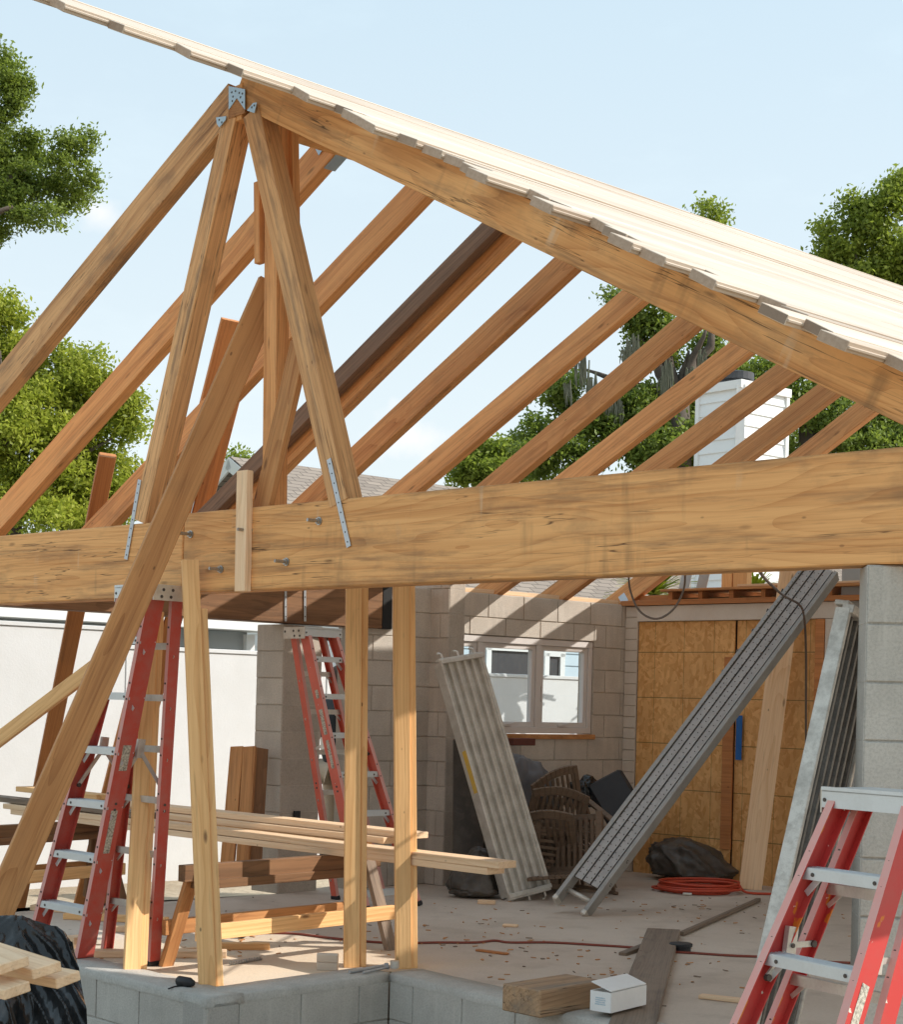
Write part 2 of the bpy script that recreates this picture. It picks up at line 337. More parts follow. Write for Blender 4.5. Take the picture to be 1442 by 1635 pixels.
class MB:
    """collects boxes, bars, tubes and discs, then links them as ONE mesh object"""
    def __init__(s): s.v, s.f, s.m, s.t = [], [], [], []
    def add(s, vs, fs, mi=0, tint=.5):
        n = len(s.v); s.v += [V(p) for p in vs]; s.f += [tuple(i + n for i in f) for f in fs]
        s.m += [mi] * len(fs); s.t += [tint] * len(fs); return s
    def hexa(s, c, ax, ay, az, mi=0, tint=.5, endmi=None):
        """box from centre and three half-axis vectors"""
        vs = [c + ax * a + ay * b + az * d for a in (-1, 1) for b in (-1, 1) for d in (-1, 1)]
        fs = [(0, 1, 3, 2), (4, 6, 7, 5), (0, 4, 5, 1), (2, 3, 7, 6), (0, 2, 6, 4), (1, 5, 7, 3)]
        if ax.cross(ay).dot(az) < 0: fs = [f[::-1] for f in fs]
        s.add(vs, fs, mi, tint)
        if endmi is not None: s.m[-6] = s.m[-5] = endmi
        return s
    def box(s, p0, p1, mi=0, tint=.5):
        p0, p1 = V(p0), V(p1); c = (p0 + p1) / 2; h = (p1 - p0) / 2
        return s.hexa(c, V((h.x, 0, 0)), V((0, h.y, 0)), V((0, 0, h.z)), mi, tint)
    def bar(s, p0, p1, w, t, hint, mi=0, tint=.5, endmi=None):
        x = (p1 - p0); fr = frame(x, hint, (0, 0, 0)).to_3x3()
        return s.hexa((p0 + p1) / 2, x / 2, fr.col[1] * w / 2, fr.col[2] * t / 2, mi, tint, endmi)
    def prism(s, p0, p1, poly, hint, mi=0, capmi=None, faces=None, tint=.5):
        """extrude a closed polygon given in (width, normal) coordinates from p0 to p1"""
        fr = frame(p1 - p0, hint, (0, 0, 0)).to_3x3(); y, z = fr.col[1], fr.col[2]
        n = len(poly); vs = [p0 + y * a + z * b for a, b in poly] + [p1 + y * a + z * b for a, b in poly]
        fs = [(i, (i + 1) % n, (i + 1) % n + n, i + n) for i in range(n)]
        k = len(s.f); s.add(vs, fs, mi, tint)
        if faces:
            for i, m in faces.items(): s.m[k + i] = m
        s.add(vs, [tuple(range(n))[::-1], tuple(range(n, 2 * n))], mi if capmi is None else capmi, tint); return s
    def tube(s, pts, r, seg=8, mi=0, taper=None, cap=True):
        pts = [V(p) for p in pts]; rings = []; up = V((.13, .31, .94)); vs, fs = [], []
        for i, p in enumerate(pts):
            d = (pts[min(i + 1, len(pts) - 1)] - pts[max(i - 1, 0)])
            if d.length < 1e-9: d = V((0, 0, 1))
            d.normalize(); a = d.cross(up)
            if a.length < .05: a = d.cross(V((1, 0, 0)))
            a.normalize(); b = d.cross(a); rr = r if taper is None else taper[i]
            vs += [p + (a * math.cos(2 * math.pi * j / seg) + b * math.sin(2 * math.pi * j / seg)) * rr for j in range(seg)]
        for i in range(len(pts) - 1):
            for j in range(seg):
                k = (j + 1) % seg; fs.append((i * seg + j, i * seg + k, (i + 1) * seg + k, (i + 1) * seg + j))
        if cap: fs += [tuple(range(seg))[::-1], tuple(range((len(pts) - 1) * seg, len(pts) * seg))]
        return s.add(vs, fs, mi)
    def disc(s, c, n, r, h, mi=0, seg=10):
        n = n.normalized(); return s.tube([c, c + n * h], r, seg, mi)
    def build(s, name, mats, parent=None, fr=None, bevel=0, smooth=False, tint=False):
        me = bpy.data.meshes.new(name); inv = fr.inverted() if fr else None
        me.from_pydata([tuple(inv @ p) if inv else tuple(p) for p in s.v], [], s.f)
        for p, mi in zip(me.polygons, s.m): p.material_index = mi
        if tint:
            at = me.attributes.new('tint', 'FLOAT', 'FACE'); at.data.foreach_set('value', s.t)
        bm = bmesh.new(); bm.from_mesh(me); bmesh.ops.recalc_face_normals(bm, faces=bm.faces)
        if bevel: bmesh.ops.bevel(bm, geom=list(bm.edges), offset=bevel, segments=1, affect='EDGES', clamp_overlap=True)
        bm.to_mesh(me); bm.free()
        if fr is None and parent is not None: fr = Matrix.Translation(wmat(parent).translation); 
        if fr is not None and inv is None:
            me.transform(fr.inverted())
        return link(name, me, mats, fr, parent, smooth)

def board(name, p0, p1, w, t, face, mat, parent=None, front=True, bevel=.003, tag_=None, twist=0.0, warp=0.0, kind=None):
    """a sawn board p0-p1 (wide face w looking along `face`, thickness t); front=True: p0-p1 lie on that face"""
    x = p1 - p0; L = x.length; fr = frame(x, face, (p0 + p1) / 2)
    if front: fr.translation = (p0 + p1) / 2 - fr.col[2].to_3d() * t / 2
    bm = bmesh.new(); nx = max(1, int(L / .5)) if (warp or twist) else 1
    seed = random.uniform(0, 50)
    rows = []
    for i in range(nx + 1):
        a = -L / 2 + L * i / nx; tw = twist * (i / nx - .5); dy = warp * mnoise.noise((a * .4 + seed, 0, 0)); dz = warp * mnoise.noise((a * .4 + seed, 9, 0))
        ring = []
        for b, c in ((-1, -1), (1, -1), (1, 1), (-1, 1)):
            yy, zz = b * w / 2, c * t / 2
            ring.append(bm.verts.new((a, yy * math.cos(tw) - zz * math.sin(tw) + dy, yy * math.sin(tw) + zz * math.cos(tw) + dz)))
        rows.append(ring)
    for i in range(nx):
        for j in range(4): bm.faces.new((rows[i][j], rows[i][(j + 1) % 4], rows[i + 1][(j + 1) % 4], rows[i + 1][j]))
    bm.faces.new(rows[0][::-1]); bm.faces.new(rows[-1])
    bmesh.ops.recalc_face_normals(bm, faces=bm.faces)
    if bevel:
        es = [e for e in bm.edges if not e.is_boundary and e.calc_face_angle(0) > .5]
        bmesh.ops.bevel(bm, geom=es, offset=bevel, segments=1, affect='EDGES')
    me = bpy.data.meshes.new(name); bm.to_mesh(me); bm.free()
    o = link(name, me, mat, fr, parent)
    if tag_: tag(o, *tag_)
    return o

def curve_tube(name, pts, r, mat, parent=None, seg=8, sub=6, tag_=None):
    """smooth tube through the points (Catmull-Rom)"""
    pts = [V(p) for p in pts]; q = []
    for i in range(len(pts) - 1):
        a, b, c, d = pts[max(i - 1, 0)], pts[i], pts[i + 1], pts[min(i + 2, len(pts) - 1)]
        for k in range(sub):
            t = k / sub
            q.append(.5 * ((2 * b) + (c - a) * t + (2 * a - 5 * b + 4 * c - d) * t * t + (3 * b - a - 3 * c + d) * t ** 3))
    q.append(pts[-1])
    o = MB().tube(q, r, seg).build(name, mat, parent, smooth=True)
    if tag_: tag(o, *tag_)
    return o

def sheet(name, pts, mat, kind='structure', z=None):
    me = bpy.data.meshes.new(name); me.from_pydata([tuple(p) for p in pts], [], [tuple(range(len(pts)))])
    o = link(name, me, mat); o['kind'] = kind; return o

# ------------------------------------------------------------------ main directions
UP = V((0, 0, 1))
TA, TB = P(0, 900, 10.0), P(1376, 900, 6.1)                   # the gable truss stands on this line
TD = V((TB.x - TA.x, TB.y - TA.y, 0)).normalized()             # along the truss, to the right and nearer
TN = V((TD.y, -TD.x, 0)); TN = TN if TN.y < 0 else -TN         # its outward normal
def TR(px, py, off=0.0): return on_plane(px, py, TA + TN * off, TN)
RD = V((ray(3567, 1191).x, 1, 0)).normalized()                 # along the ridge, to the right and away
EA, EB = P(737, 1120, 13.6), P(995, 1127, 14.85)
ED = V((EB.x - EA.x, EB.y - EA.y, 0)).normalized()             # along the eave wall
EN = V((ED.y, -ED.x, 0)); EN = EN if EN.y < 0 else -EN
EAVE = 2.42
def EW(px, py, off=0.0): return on_plane(px, py, EA + EN * off, EN)
OB = P(1330, 1135, 13.45)
OD = V((OB.x - EB.x, OB.y - EB.y, 0)).normalized()
ON = V((OD.y, -OD.x, 0)); ON = ON if ON.y < 0 else -ON
def OW(px, py, off=0.0): return on_plane(px, py, EB + ON * off, ON)

SUN_AZ = V((.996, -.06, 0)).normalized(); EL = R(38)
sv = SUN_AZ * math.cos(EL) + UP * math.sin(EL)
# ------------------------------------------------------------------ ground and slab
GZ = -.35
sheet('ground', [(-600, -60, GZ), (600, -60, GZ), (600, 1200, GZ), (-600, 1200, GZ)], 'sand')
ZW = .02
w = [G(119, 1540, ZW), G(330, 1593, ZW), G(622, 1552, ZW), G(962, 1631, ZW)]
wa = w[0] + (w[0] - w[1]).normalized() * 1.2
wd = w[3] + (w[3] - w[2]).normalized() * 2.2
slab_pts = [wa + V((.0, .12, 0)), w[1] + V((.0, .15, 0)), w[2] + V((.0, .15, 0)), wd + V((0, .15, 0)), V((9, 4.4, 0)), V((16, 14, 0)), V((9, 24, 0)), V((2, 17.5, 0)),
            EW(500, 1400) + ED * -.4, EW(500, 1400) - ED * 4.6, V((wa.x - .6, wa.y + 1.2, 0))]
sl = MB(); n = len(slab_pts)
top = [V((p.x, p.y, 0)) for p in slab_pts]; bot = [V((p.x, p.y, GZ - .05)) for p in slab_pts]
sl.add(top + bot, [tuple(range(n))] + [(i, i + n, (i + 1) % n + n, (i + 1) % n) for i in range(n)])
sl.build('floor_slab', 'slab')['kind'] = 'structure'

# ------------------------------------------------------------------ block work
def cmu_course_boxes(mb, fr, L, T, z0, z1, bl=.4064, bh=.2032, openings=(), joint=.009, phase=0.0, ends=True):
    """running-bond blocks, front face at local y=0 going back to y=T"""
    X, Yv, Z = fr.col[0].to_3d(), fr.col[1].to_3d(), V((0, 0, 1)); o = fr.translation
    nr = int(round((z1 - z0) / bh)); bh = (z1 - z0) / nr
    for r_ in range(nr):
        za, zb = z0 + r_ * bh, z0 + (r_ + 1) * bh
        xs = [0.0]; x = (bl / 2 if r_ % 2 else bl) - phase
        while x < L - .04:
            if x > .04: xs.append(x)
            x += bl
        xs.append(L)
        for a, b in zip(xs, xs[1:]):
            segs = [(a, b, za, zb)]
            for (ox0, ox1, oz0, oz1) in openings:
                ns = []
                for (a1, b1, c1, d1) in segs:
                    if b1 <= ox0 or a1 >= ox1 or d1 <= oz0 + .01 or c1 >= oz1 - .01: ns.append((a1, b1, c1, d1)); continue
                    if a1 < ox0: ns.append((a1, ox0, c1, d1))
                    if b1 > ox1: ns.append((ox1, b1, c1, d1))
                    if c1 < oz0: ns.append((max(a1, ox0), min(b1, ox1), c1, oz0))
                    if d1 > oz1: ns.append((max(a1, ox0), min(b1, ox1), oz1, d1))
                segs = ns
            for (a1, b1, c1, d1) in segs:
                if b1 - a1 < .03 or d1 - c1 < .03: continue
                j = joint / 2; jit = random.uniform(-.0015, .0015)
                c = o + X * ((a1 + b1) / 2) + Yv * (T / 2 + jit) + Z * ((c1 + d1) / 2)
                mb.hexa(c, X * ((b1 - a1) / 2 - j), Yv * (T / 2), Z * ((d1 - c1) / 2 - j), 0, random.random())
                m = .007
                mb.hexa(c, X * ((b1 - a1) / 2), Yv * (T / 2 - m), Z * ((d1 - c1) / 2), 1, random.random())
def wall_frame(loc, xd, nrm):
    fr = Matrix((xd, -nrm, UP)).transposed().to_4x4(); fr.translation = loc; return fr
def cmu(name, loc, xd, nrm, L, T, z0, z1, mats=('cmu', 'mortar'), parent=None, **kw):
    fr = wall_frame(loc, xd, nrm); mb = MB(); cmu_course_boxes(mb, fr, L, T, z0, z1, **kw)
    return mb.build(name, list(mats), parent, fr, bevel=.0022, tint=True)

# eave wall with window
s_of = lambda p: (p - EA).dot(ED)
sL, sR = s_of(EW(556, 1300)), s_of(EB)
base = EA + ED * sL; base.z = 0
wx0, wx1 = s_of(EW(722, 1020)) - sL, s_of(EW(949, 1025)) - sL
wz0, wz1 = EW(940, 1172).z, EW(940, 1024).z
ew = cmu('block_wall', base, ED, EN, sR - sL + .06, .2, 0, EAVE, openings=((wx0, wx1, wz0, wz1),))
tag(ew, 'long grey block wall with a white three-pane window under the rafter ends', 'wall')
def make_window():
    z0, z1 = wz0 + .004, wz1 - .004
    def q(s_, z, d=0.0): return base + ED * s_ + EN * d + UP * z
    fm = MB(); x0, x1 = wx0 + .004, wx1 - .004; mull = [x0, s_of(EW(768, 1090)) - sL, s_of(EW(862, 1090)) - sL, x1]
    def rect(mb, a, b, c, d, dep0, dep1, mi=0):
        mb.hexa(q((a + b) / 2, (c + d) / 2, (dep0 + dep1) / 2), ED * (b - a) / 2, EN * abs(dep1 - dep0) / 2, UP * (d - c) / 2, mi)
    rect(fm, x0, x1, z1 - .055, z1, -.12, -.012); rect(fm, x0, x1, z0, z0 + .055, -.12, -.012)
    for i, m in enumerate(mull):
        a, b = (m, m + .045) if i == 0 else (m - .045, m) if i == 3 else (m - .028, m + .028)
        rect(fm, a, b, z0 + .055, z1 - .055, -.12, -.014)
    win = fm.build('window', 'vinyl', ew, bevel=.003)
    for i in range(3):
        a, b = mull[i] + (.045 if i == 0 else .028), mull[i + 1] - (.045 if i == 2 else .028); c, d = z0 + .055, z1 - .055
        sm = MB(); t = .042
        rect(sm, a + .001, b - .001, d - t, d - .001, -.085, -.03); rect(sm, a + .001, b - .001, c + .001, c + t, -.085, -.03)
        rect(sm, a + .001, a + t, c + t, d - t, -.085, -.031); rect(sm, b - t, b - .001, c + t, d - t, -.085, -.031)
        sm.build('sash', 'vinyl', win, bevel=.002)
        g = MB(); g.add([q(a + t, c + t, -.06), q(b - t, c + t, -.06), q(b - t, d - t, -.06), q(a + t, d - t, -.06)], [(0, 1, 2, 3)]); g.build('pane', 'glass', win)
        if i:
            k = MB(); m = (a + b) / 2; rect(k, m - .07, m + .02, c + .004, c + .02, -.03, -.005); k.bar(q(m - .06, c + .018, -.012), q(m + .045, c + .03, 0.0), .014, .012, EN)
            k.build('crank_handle', 'vinyl', win, bevel=.002)
    l = MB(); rect(l, mull[2] + .032, mull[2] + .045, c + .22, c + .36, -.03, -.012); l.build('lock_lever', 'vinyl', win, bevel=.002)
    tr = MB(); rect(tr, x0 - .03, x1 + .03, z0 - .05, z0 - .006, -.01, .018); tr.build('sill', 'plank', win, bevel=.003)
make_window()
# ledger strip with gold edge on the wall plate
mb = MB(); mb.hexa(base + ED * ((sR - sL) / 2 + .45) + UP * (EAVE + .022) - EN * .1, ED * ((sR - sL) / 2 - .5), EN * .06, UP * .018)
mb.build('wall_plate', 'pale', ew, wall_frame(base + UP * EAVE, ED, EN))

# pilaster on the wall, left pillar, right pillar
pil = G(706, 1428); pil = on_plane(706, 1428, EA + EN * .2, EN); pil.z = 0
cmu_p = cmu('block_pilaster', pil - ED * .33, ED, EN, .33, .44, 0, EAVE + .03, bl=.8)
# turned so its broad flank faces the gable
bpy.data.objects.remove(cmu_p)
c0 = pil
cmu_p = cmu('block_pilaster', c0 - TD * .5, TD, TN, .5, .2, 0, 2.62, bl=.4064)
tag(cmu_p, 'grey block pilaster beside the window, striped by shadow on its right side', 'pillar')
pc = on_plane(446, 1300, EA, EN); pc.z = 0
lp = cmu('block_pillar', pc - TD * .31, TD, TN, .31, .41, 0, 2.06, bl=.8)
tag(lp, 'grey block pillar at the left of the doorway, under the end of the dark header', 'pillar')
ob = MB(); q = pc + RD * .16 + UP * .58
ob.hexa(q + V((.006, -.006, 0)), ED * .028, EN * .012, UP * .05); ob.build('outlet_box', 'black', lp, bevel=.003)
rpc = P(1376, 1300, 6.05); rpc.z = 0
rp = cmu('block_pillar', V((rpc.x, rpc.y, 0)), V((.995, -.1, 0)).normalized(), V((-.1, -.995, 0)).normalized(), .62, .2, GZ, 2.047, mats=('cmu_grey', 'mortar_grey'), bl=1.3, bh=.2235)
tag(rp, 'pale grey block pillar at the right edge, holding up the big beam', 'pillar')

# low stem wall in the foreground
lw = thing('low_wall', 'low grey block wall zigzagging along the front edge of the slab', 'low wall', (w[1].x, w[1].y, GZ))
def low_seg(a, b, ext0=0, ext1=0):
    d = V((b.x - a.x, b.y - a.y, 0)).normalized(); nrm = V((d.y, -d.x, 0)); nrm = nrm if nrm.y < 0 else -nrm
    L = (b - a).length + ext0 + ext1
    o = cmu('wall_section', V((a.x, a.y, 0)) - d * ext0, d, nrm, L, .2, GZ - .1, ZW - .035, mats=('cmu_grey', 'mortar_grey'), parent=lw, bh=.2)
    # smeared cement cap with a slightly uneven edge
    me = bmesh.new(); nx = max(8, int(L / .07)); rows = []
    for i in range(nx + 1):
        s_ = -ext0 + L * i / nx; j = lambda k: .006 * mnoise.noise((s_ * 7, k, a.x)) + .003 * mnoise.noise((s_ * 23, k, a.x))
        row = []
        for (t, z) in ((-.002 + j(1) * .4, ZW - .05 + j(2)), (-.003 + j(3) * .5, ZW - .010 + j(4) * .5), (.015 + j(5), ZW + j(6) * .35), (.11, ZW + .003 + j(7) * .4), (.225 + j(8), ZW + j(9) * .3), (.23 + j(8), ZW - .05)):
            p = V((a.x, a.y, 0)) + d * s_ - nrm * t; row.append(me.verts.new((p.x, p.y, z)))
        rows.append(row)
    for i in range(nx):
        for k in range(5): me.faces.new((rows[i][k], rows[i + 1][k], rows[i + 1][k + 1], rows[i][k + 1]))
    me.faces.new(rows[0]); me.faces.new(rows[-1][::-1])
    bmesh.ops.recalc_face_normals(me, faces=me.faces)
    m = bpy.data.meshes.new('cap_mortar'); me.to_mesh(m); me.free()
    m.transform(Matrix.Translation(-wmat(lw).translation))
    at = m.attributes.new('tint', 'FLOAT', 'FACE')
    link('cap_mortar', m, 'cmu_grey', Matrix.Translation(wmat(lw).translation), lw, True)
low_seg(wa, w[1]); low_seg(w[1], w[2]); low_seg(w[2], wd)

# ------------------------------------------------------------------ timber roof frame
roof = thing('timber_roof', 'open timber gable roof frame with one slope of bare pine decking', 'roof frame', (TR(300, 940).x, TR(300, 940).y, 2.05))
def truss_bar(name, a, b, w, t, mat, off=0.0, **kw): return board(name, TR(*a, off), TR(*b, off), w, t, TN, mat, roof, **kw)
# tie beam in two lengths (marks are the middle of the front face)
def beam_seg(xa, ta, ba, xb, tb, bb):
    a0, a1, b0, b1 = TR(xa, ta), TR(xa, ba), TR(xb, tb), TR(xb, bb)
    h = ((a0 - a1).length + (b0 - b1).length) / 2; A, B = (a0 + a1) / 2, (b0 + b1) / 2; z = (A.z + B.z) / 2; A.z = B.z = z
    return board('tie_beam', A, B, h, .14, TN, 'beam', roof, bevel=.006)
tb1 = beam_seg(-260, 884, 978, 291, 823, 946)
tb2 = beam_seg(292.5, 817, 944, 1580, 705, 897)
# rafters of the gable end
def edge_board(name, e0, e1, depth, t, mat, parent=roof, off=0.0, n=TN, **kw):
    """board hung below its top edge e0-e1"""
    x = (e1 - e0).normalized(); dn = -(UP - x * UP.dot(x)).normalized()
    return board(name, e0 + dn * depth / 2, e1 + dn * depth / 2, depth, t, n, mat, parent, **kw)
pk = TR(378, 106); be = TR(1441, 590); sd = (be - pk).normalized()
SD = sd
br_ = edge_board('gable_rafter', pk + sd * .07, pk + sd * 4.75, .178, .08, 'beam')
edge_board('gable_rafter', TR(364, 133), TR(364, 133) + (TR(0, 582) - TR(364, 133)).normalized() * 3.4, .185, .085, 'strut')
# ridge beam
rb0 = TR(378.5, 165) ; RBZ = rb0.z
rside = V((RD.y, -RD.x, 0))
board('ridge_beam', rb0, rb0 + RD * 9.2, .19, .09, rside, 'beam', roof, front=False)
# interior rafters on the open slope: (upper-edge marks)
RFT = [((492, 235), (0, 795)), ((640, 300), (135, 835)), ((765, 358), (315, 815)), ((881, 412), (560, 712)), ((988, 465), (612, 786)),
       ((1076, 507), (754, 779)), ((1161, 547), (882, 763)), ((1236, 582), (1013, 747)), ((1301, 615), (1130, 744)), ((1366, 642), (1246, 736))]
ridge_top = TR(372, 128); ridge_top = V((ridge_top.x, ridge_top.y, ridge_top.z))
eave_top = EA + UP * (EAVE + .2 - EA.z) - EN * .05
for k, (a, b) in enumerate(RFT):
    rp_, ep_ = on_line(a, b, ridge_top, RD), on_line(a, b, eave_top, ED)
    d = (ep_ - rp_).normalized()
    nrm = -RD
    e0, e1 = rp_ + d * .02, ep_ + d * (.28 if k > 5 else .35)
    rf = edge_board('rafter', e0, e1, .125 if k == 2 else .185, .075, 'rafter_dark' if k == 2 else 'rafter', n=nrm, front=True)
    if k == 2:
        x = d; dn = -(UP - x * UP.dot(x)).normalized()
        edge_board('rafter', e0 + RD * .082, e1 + RD * .082, .215, .075, 'rafter', n=nrm)
    if k >= 7:   # hurricane clip where the rafter meets the wall
        c = ep_ - UP * .14 - RD * .003
        m = MB(); m.hexa(c, d.cross(RD).normalized() * .045, d * .035, RD * .002); m.build('rafter_clip', 'galv', rf)
    if k == 0:
        c = rp_ + d * .16; x = d; dn = -(UP - x * UP.dot(x)).normalized()
        m = MB()
        m.prism(c - RD * .004 + dn * .05, c - RD * .0065 + dn * .05, [(-.05, -.05), (.05, -.02), (.03, .06), (-.05, .06)], x); m.build('rafter_clip', 'galv_blue', rf)
        m = MB(); m.hexa(c + dn * .188 + RD * .037, x * .07, RD * .039, dn * .0015); m.build('hanger_saddle', 'galv_blue', rf)
# struts and king post
def strut(name, a, b, w, t, mat='strut', off=.004, **kw): return board(name, TR(*a, off), TR(*b, off), w, t, TN, mat, roof, **kw)
s1 = strut('strut', (366, 186), (221, 832), .115, .12)
s2 = strut('strut', (400, 178), (540, 804), .128, .115)
strut('king_post', (434, 195), (428, 830), .10, .09, 'rafter', off=-.12)
strut('king_post_board', (409, 290), (410, 420), .045, .04, 'rafter', off=-.10)
board('king_post_board', TR(455, 190, -.20), TR(458, 420, -.2), .11, .05, TN, 'rafter', roof)
strut('short_brace', (476, 546), (412, 824), .125, .04, 'plank', off=-.06)
board('splice_cleat', TR(386, 751, .045), TR(382, 944, .045), .083, .045, TN, 'pale', roof)
# corner of the dropped rafter behind the cleat
# steel: bolts, strap plates, hangers
def bolt(px, py):
    c = TR(px, py); m = MB(); m.disc(c, TN, .021, .006, 0, 12); m.disc(c + TN * .006, TN, .015, .014, 0, 6); m.disc(c + TN * .02, (TN * 1 - TD * .15), .009, .055, 0, 8)
    m.build('bolt', 'steel', tb2 if px > 292 else tb1)
for p in ((305, 853), (353, 909), (399, 847), (458, 897), (510, 832)): bolt(*p)
def strap(a, b, parent):
    m = MB(); pa, pb = TR(*a, .0075), TR(*b, .006); x = (pb - pa)
    m.bar(pa, pb, .03, .003, TN, 0)
    for k in range(9):
        c = pa + x * ((k + .5) / 9) + TN * .0018; m.disc(c, TN, .004, .0012, 1, 6)
    m.build('strap_plate', ['galv', 'rivet'], parent)
strap((223, 766), (201, 893), s1); strap((525, 733), (557, 873), s2)
def plate(name, pts, off, mat, dots=()):
    q = [TR(x, y, off) for x, y in pts]; q2 = [p - TN * .003 for p in q]; n = len(q); m = MB()
    m.add(q + q2, [tuple(range(n)), tuple(range(n, 2 * n))[::-1]] + [(i, i + n, (i + 1) % n + n, (i + 1) % n) for i in range(n)])
    for d in dots: m.disc(TR(*d, off), TN, .006, .001, 1, 6)
    return m.build(name, [mat, 'rivet'], roof)
plate('ridge_hanger', [(365, 138), (391, 143), (391, 176), (378, 157), (365, 176)], .012, 'galv_blue', [(370, 148), (376, 146), (382, 149), (372, 155), (384, 156), (387, 150), (371, 162), (387, 164)])
plate('ridge_block', [(364.5, 174), (378, 156), (391, 174), (391, 181), (364.5, 190)], .008, 'plank')
plate('corner_clip', [(345, 188), (361, 186), (360, 192), (350, 204), (346, 198)], .02, 'galv_blue', [(350, 192), (354, 196)])
plate('corner_clip', [(394, 177), (404, 165), (410, 164), (406, 181)], .02, 'galv_blue', [(402, 172), (406, 169)])
# roof deck: tongue and groove boards running along the ridge, ends left ragged
dn3 = sd.cross(RD).normalized(); dn3 = dn3 if dn3.z > 0 else -dn3
dk = MB(); v0 = -.15; bw = .136; T = .04; k = 0
u_by = {}
rr = random.Random(5)
while v0 < 6.1:  # lowest boards are an unseen extension added to shade the front slab
    frac = max(0.0, 1 - v0 / 1.0)
    u0 = -.1 - 1.55 * frac ** 1.15
    u0 += rr.uniform(-.05, .03)
    grp = rr.random()
    if v0 > .75: u0 = -.05 - (.17 if grp < .42 else 0) + rr.uniform(-.07, .05)
    if v0 > 2.1 and grp < .25: u0 -= .08
    a = pk + sd * (v0 + bw / 2) + dn3 * (T / 2 + .002 + rr.uniform(-.0025, .0025))
    tilt = rr.uniform(-.004, .004)
    joints = [u0] + sorted(rr.uniform(1.2, 8.5) for _ in range(rr.choice((0, 1, 1)))) + [9.35 + rr.uniform(-.05, .1)]
    spans = list(zip(joints, joints[1:]))
    if 1.88 < v0 < 3.5:      # unseen gap added in the decking so sun reaches the slab
        h0 = max(2.4, 3.75 - (v0 - 1.88) * 1.6); h1 = 4.5 - max(0, v0 - 2.5) * .8
        spans = [q_ for ua, ub in spans for q_ in ((ua, min(ub, h0)), (max(ua, h1), ub)) if q_[1] - q_[0] > .05]
    for ua, ub in spans:
        c = a + RD * ((ua + ub) / 2)
        dk.hexa(c, RD * ((ub - ua) / 2 - .0015), sd * (bw / 2 - .0022) + dn3 * tilt, dn3 * (T / 2), 0, rr.random(), 1)
        if ua == u0:   # tongue on the down-slope edge
            dk.hexa(c + sd * (bw / 2 + .002), RD * ((ub - ua) / 2 - .002), sd * .005, dn3 * .006, 0, .3, 1)
    v0 += bw; k += 1
dkf = frame(RD, dn3, pk)
dk.build('roof_deck', ['deck', 'endgrain'], roof, dkf, bevel=.0025, tint=True)

# header on the eave line
hb0, hb1 = EA + ED * s_of(EW(-190, 960)), EA + ED * s_of(EW(603, 1000))
hd = thing('header_beam', 'dark timber header behind the big beam, striped with sun and ending in a black coated end', 'beam', (hb1.x, hb1.y, 2.06))
hz = 2.065 + .177
hb0.z = hb1.z = hz
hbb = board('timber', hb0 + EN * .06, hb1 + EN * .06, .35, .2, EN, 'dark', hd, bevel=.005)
m = MB(); q = hb1 + EN * .06 + ED * .05 - EN * .1; m.hexa(q, ED * .048, EN * .1, UP * .176); m.build('coated_end', 'blackpaint', hd, bevel=.004)
for px in (456, 487):
    a, b = EW(px, 930, .068), EW(px, 992, .068)
    m = MB(); m.bar(a, b, .02, .004, EN, 0)
    for k in range(4): m.disc(a + (b - a) * ((k + .5) / 4), EN, .006, .003, 1, 6)
    m.build('strap', ['galv', 'rivet'], hd)

# ------------------------------------------------------------------ props and loose long boards
def prop(label, base_px, top_px, Y0, Y1, yaw, mat='stud', z0=0.0, flip=1, second=True, cat='post'):
    b = P(*base_px, Y0); t = P(*top_px, Y1)
    b = t + (b - t) * ((t.z - z0) / (t.z - b.z))
    fd = V((math.sin(R(yaw)), -math.cos(R(yaw)), 0)); xd = V((math.cos(R(yaw)), math.sin(R(yaw)), 0))
    r_ = thing('support_post', label, cat, b)
    board('stud', b, t, .089, .038, fd, mat, r_, twist=.03)
    if second:
        o = xd * (.089 / 2 + .019 + .001) * flip
        board('stud', b + o - fd * .02, t + o - fd * .02 - (t - b).normalized() * (.0 if second is True else second), .038, .089, fd, mat, r_, twist=-.03)
    return r_
prop('pale double stud post in front of the beam splice, right of the left red ladder', (332, 1568), (304, 893), 8.35, 8.62, 18, second=.26)
prop('pale double stud post, left one of the pair under the middle of the beam', (562, 1541), (566, 905), 9.1, 9.1, 12)
prop('pale double stud post, right one of the pair', (645, 1541), (641, 905), 9.1, 9.1, 14)
prop('double stud post behind the left red ladder, sunlit on its right face', (212, 1538), (241, 975), 8.75, 9.35, 24)
ys = MB()
lb0, lb1 = P(-16, 1545, 7.85), P(407, 420, 8.35)
board('brace_board', P(-8, 1470, 8.15), P(437, 452, 8.68), .158, .04, V((.5, -.86, .1)), 'plank', bevel=.004,
      tag_=('long brown plank leaning up past the beam into the roof struts', 'plank'))
board('brace_stud', P(-60, 1222, 9.3), P(165, 1052, 9.0), .08, .04, V((.28, -.9, .35)), 'stud',
      tag_=('light stud sloping up from the left edge to the long brown plank', 'plank'))
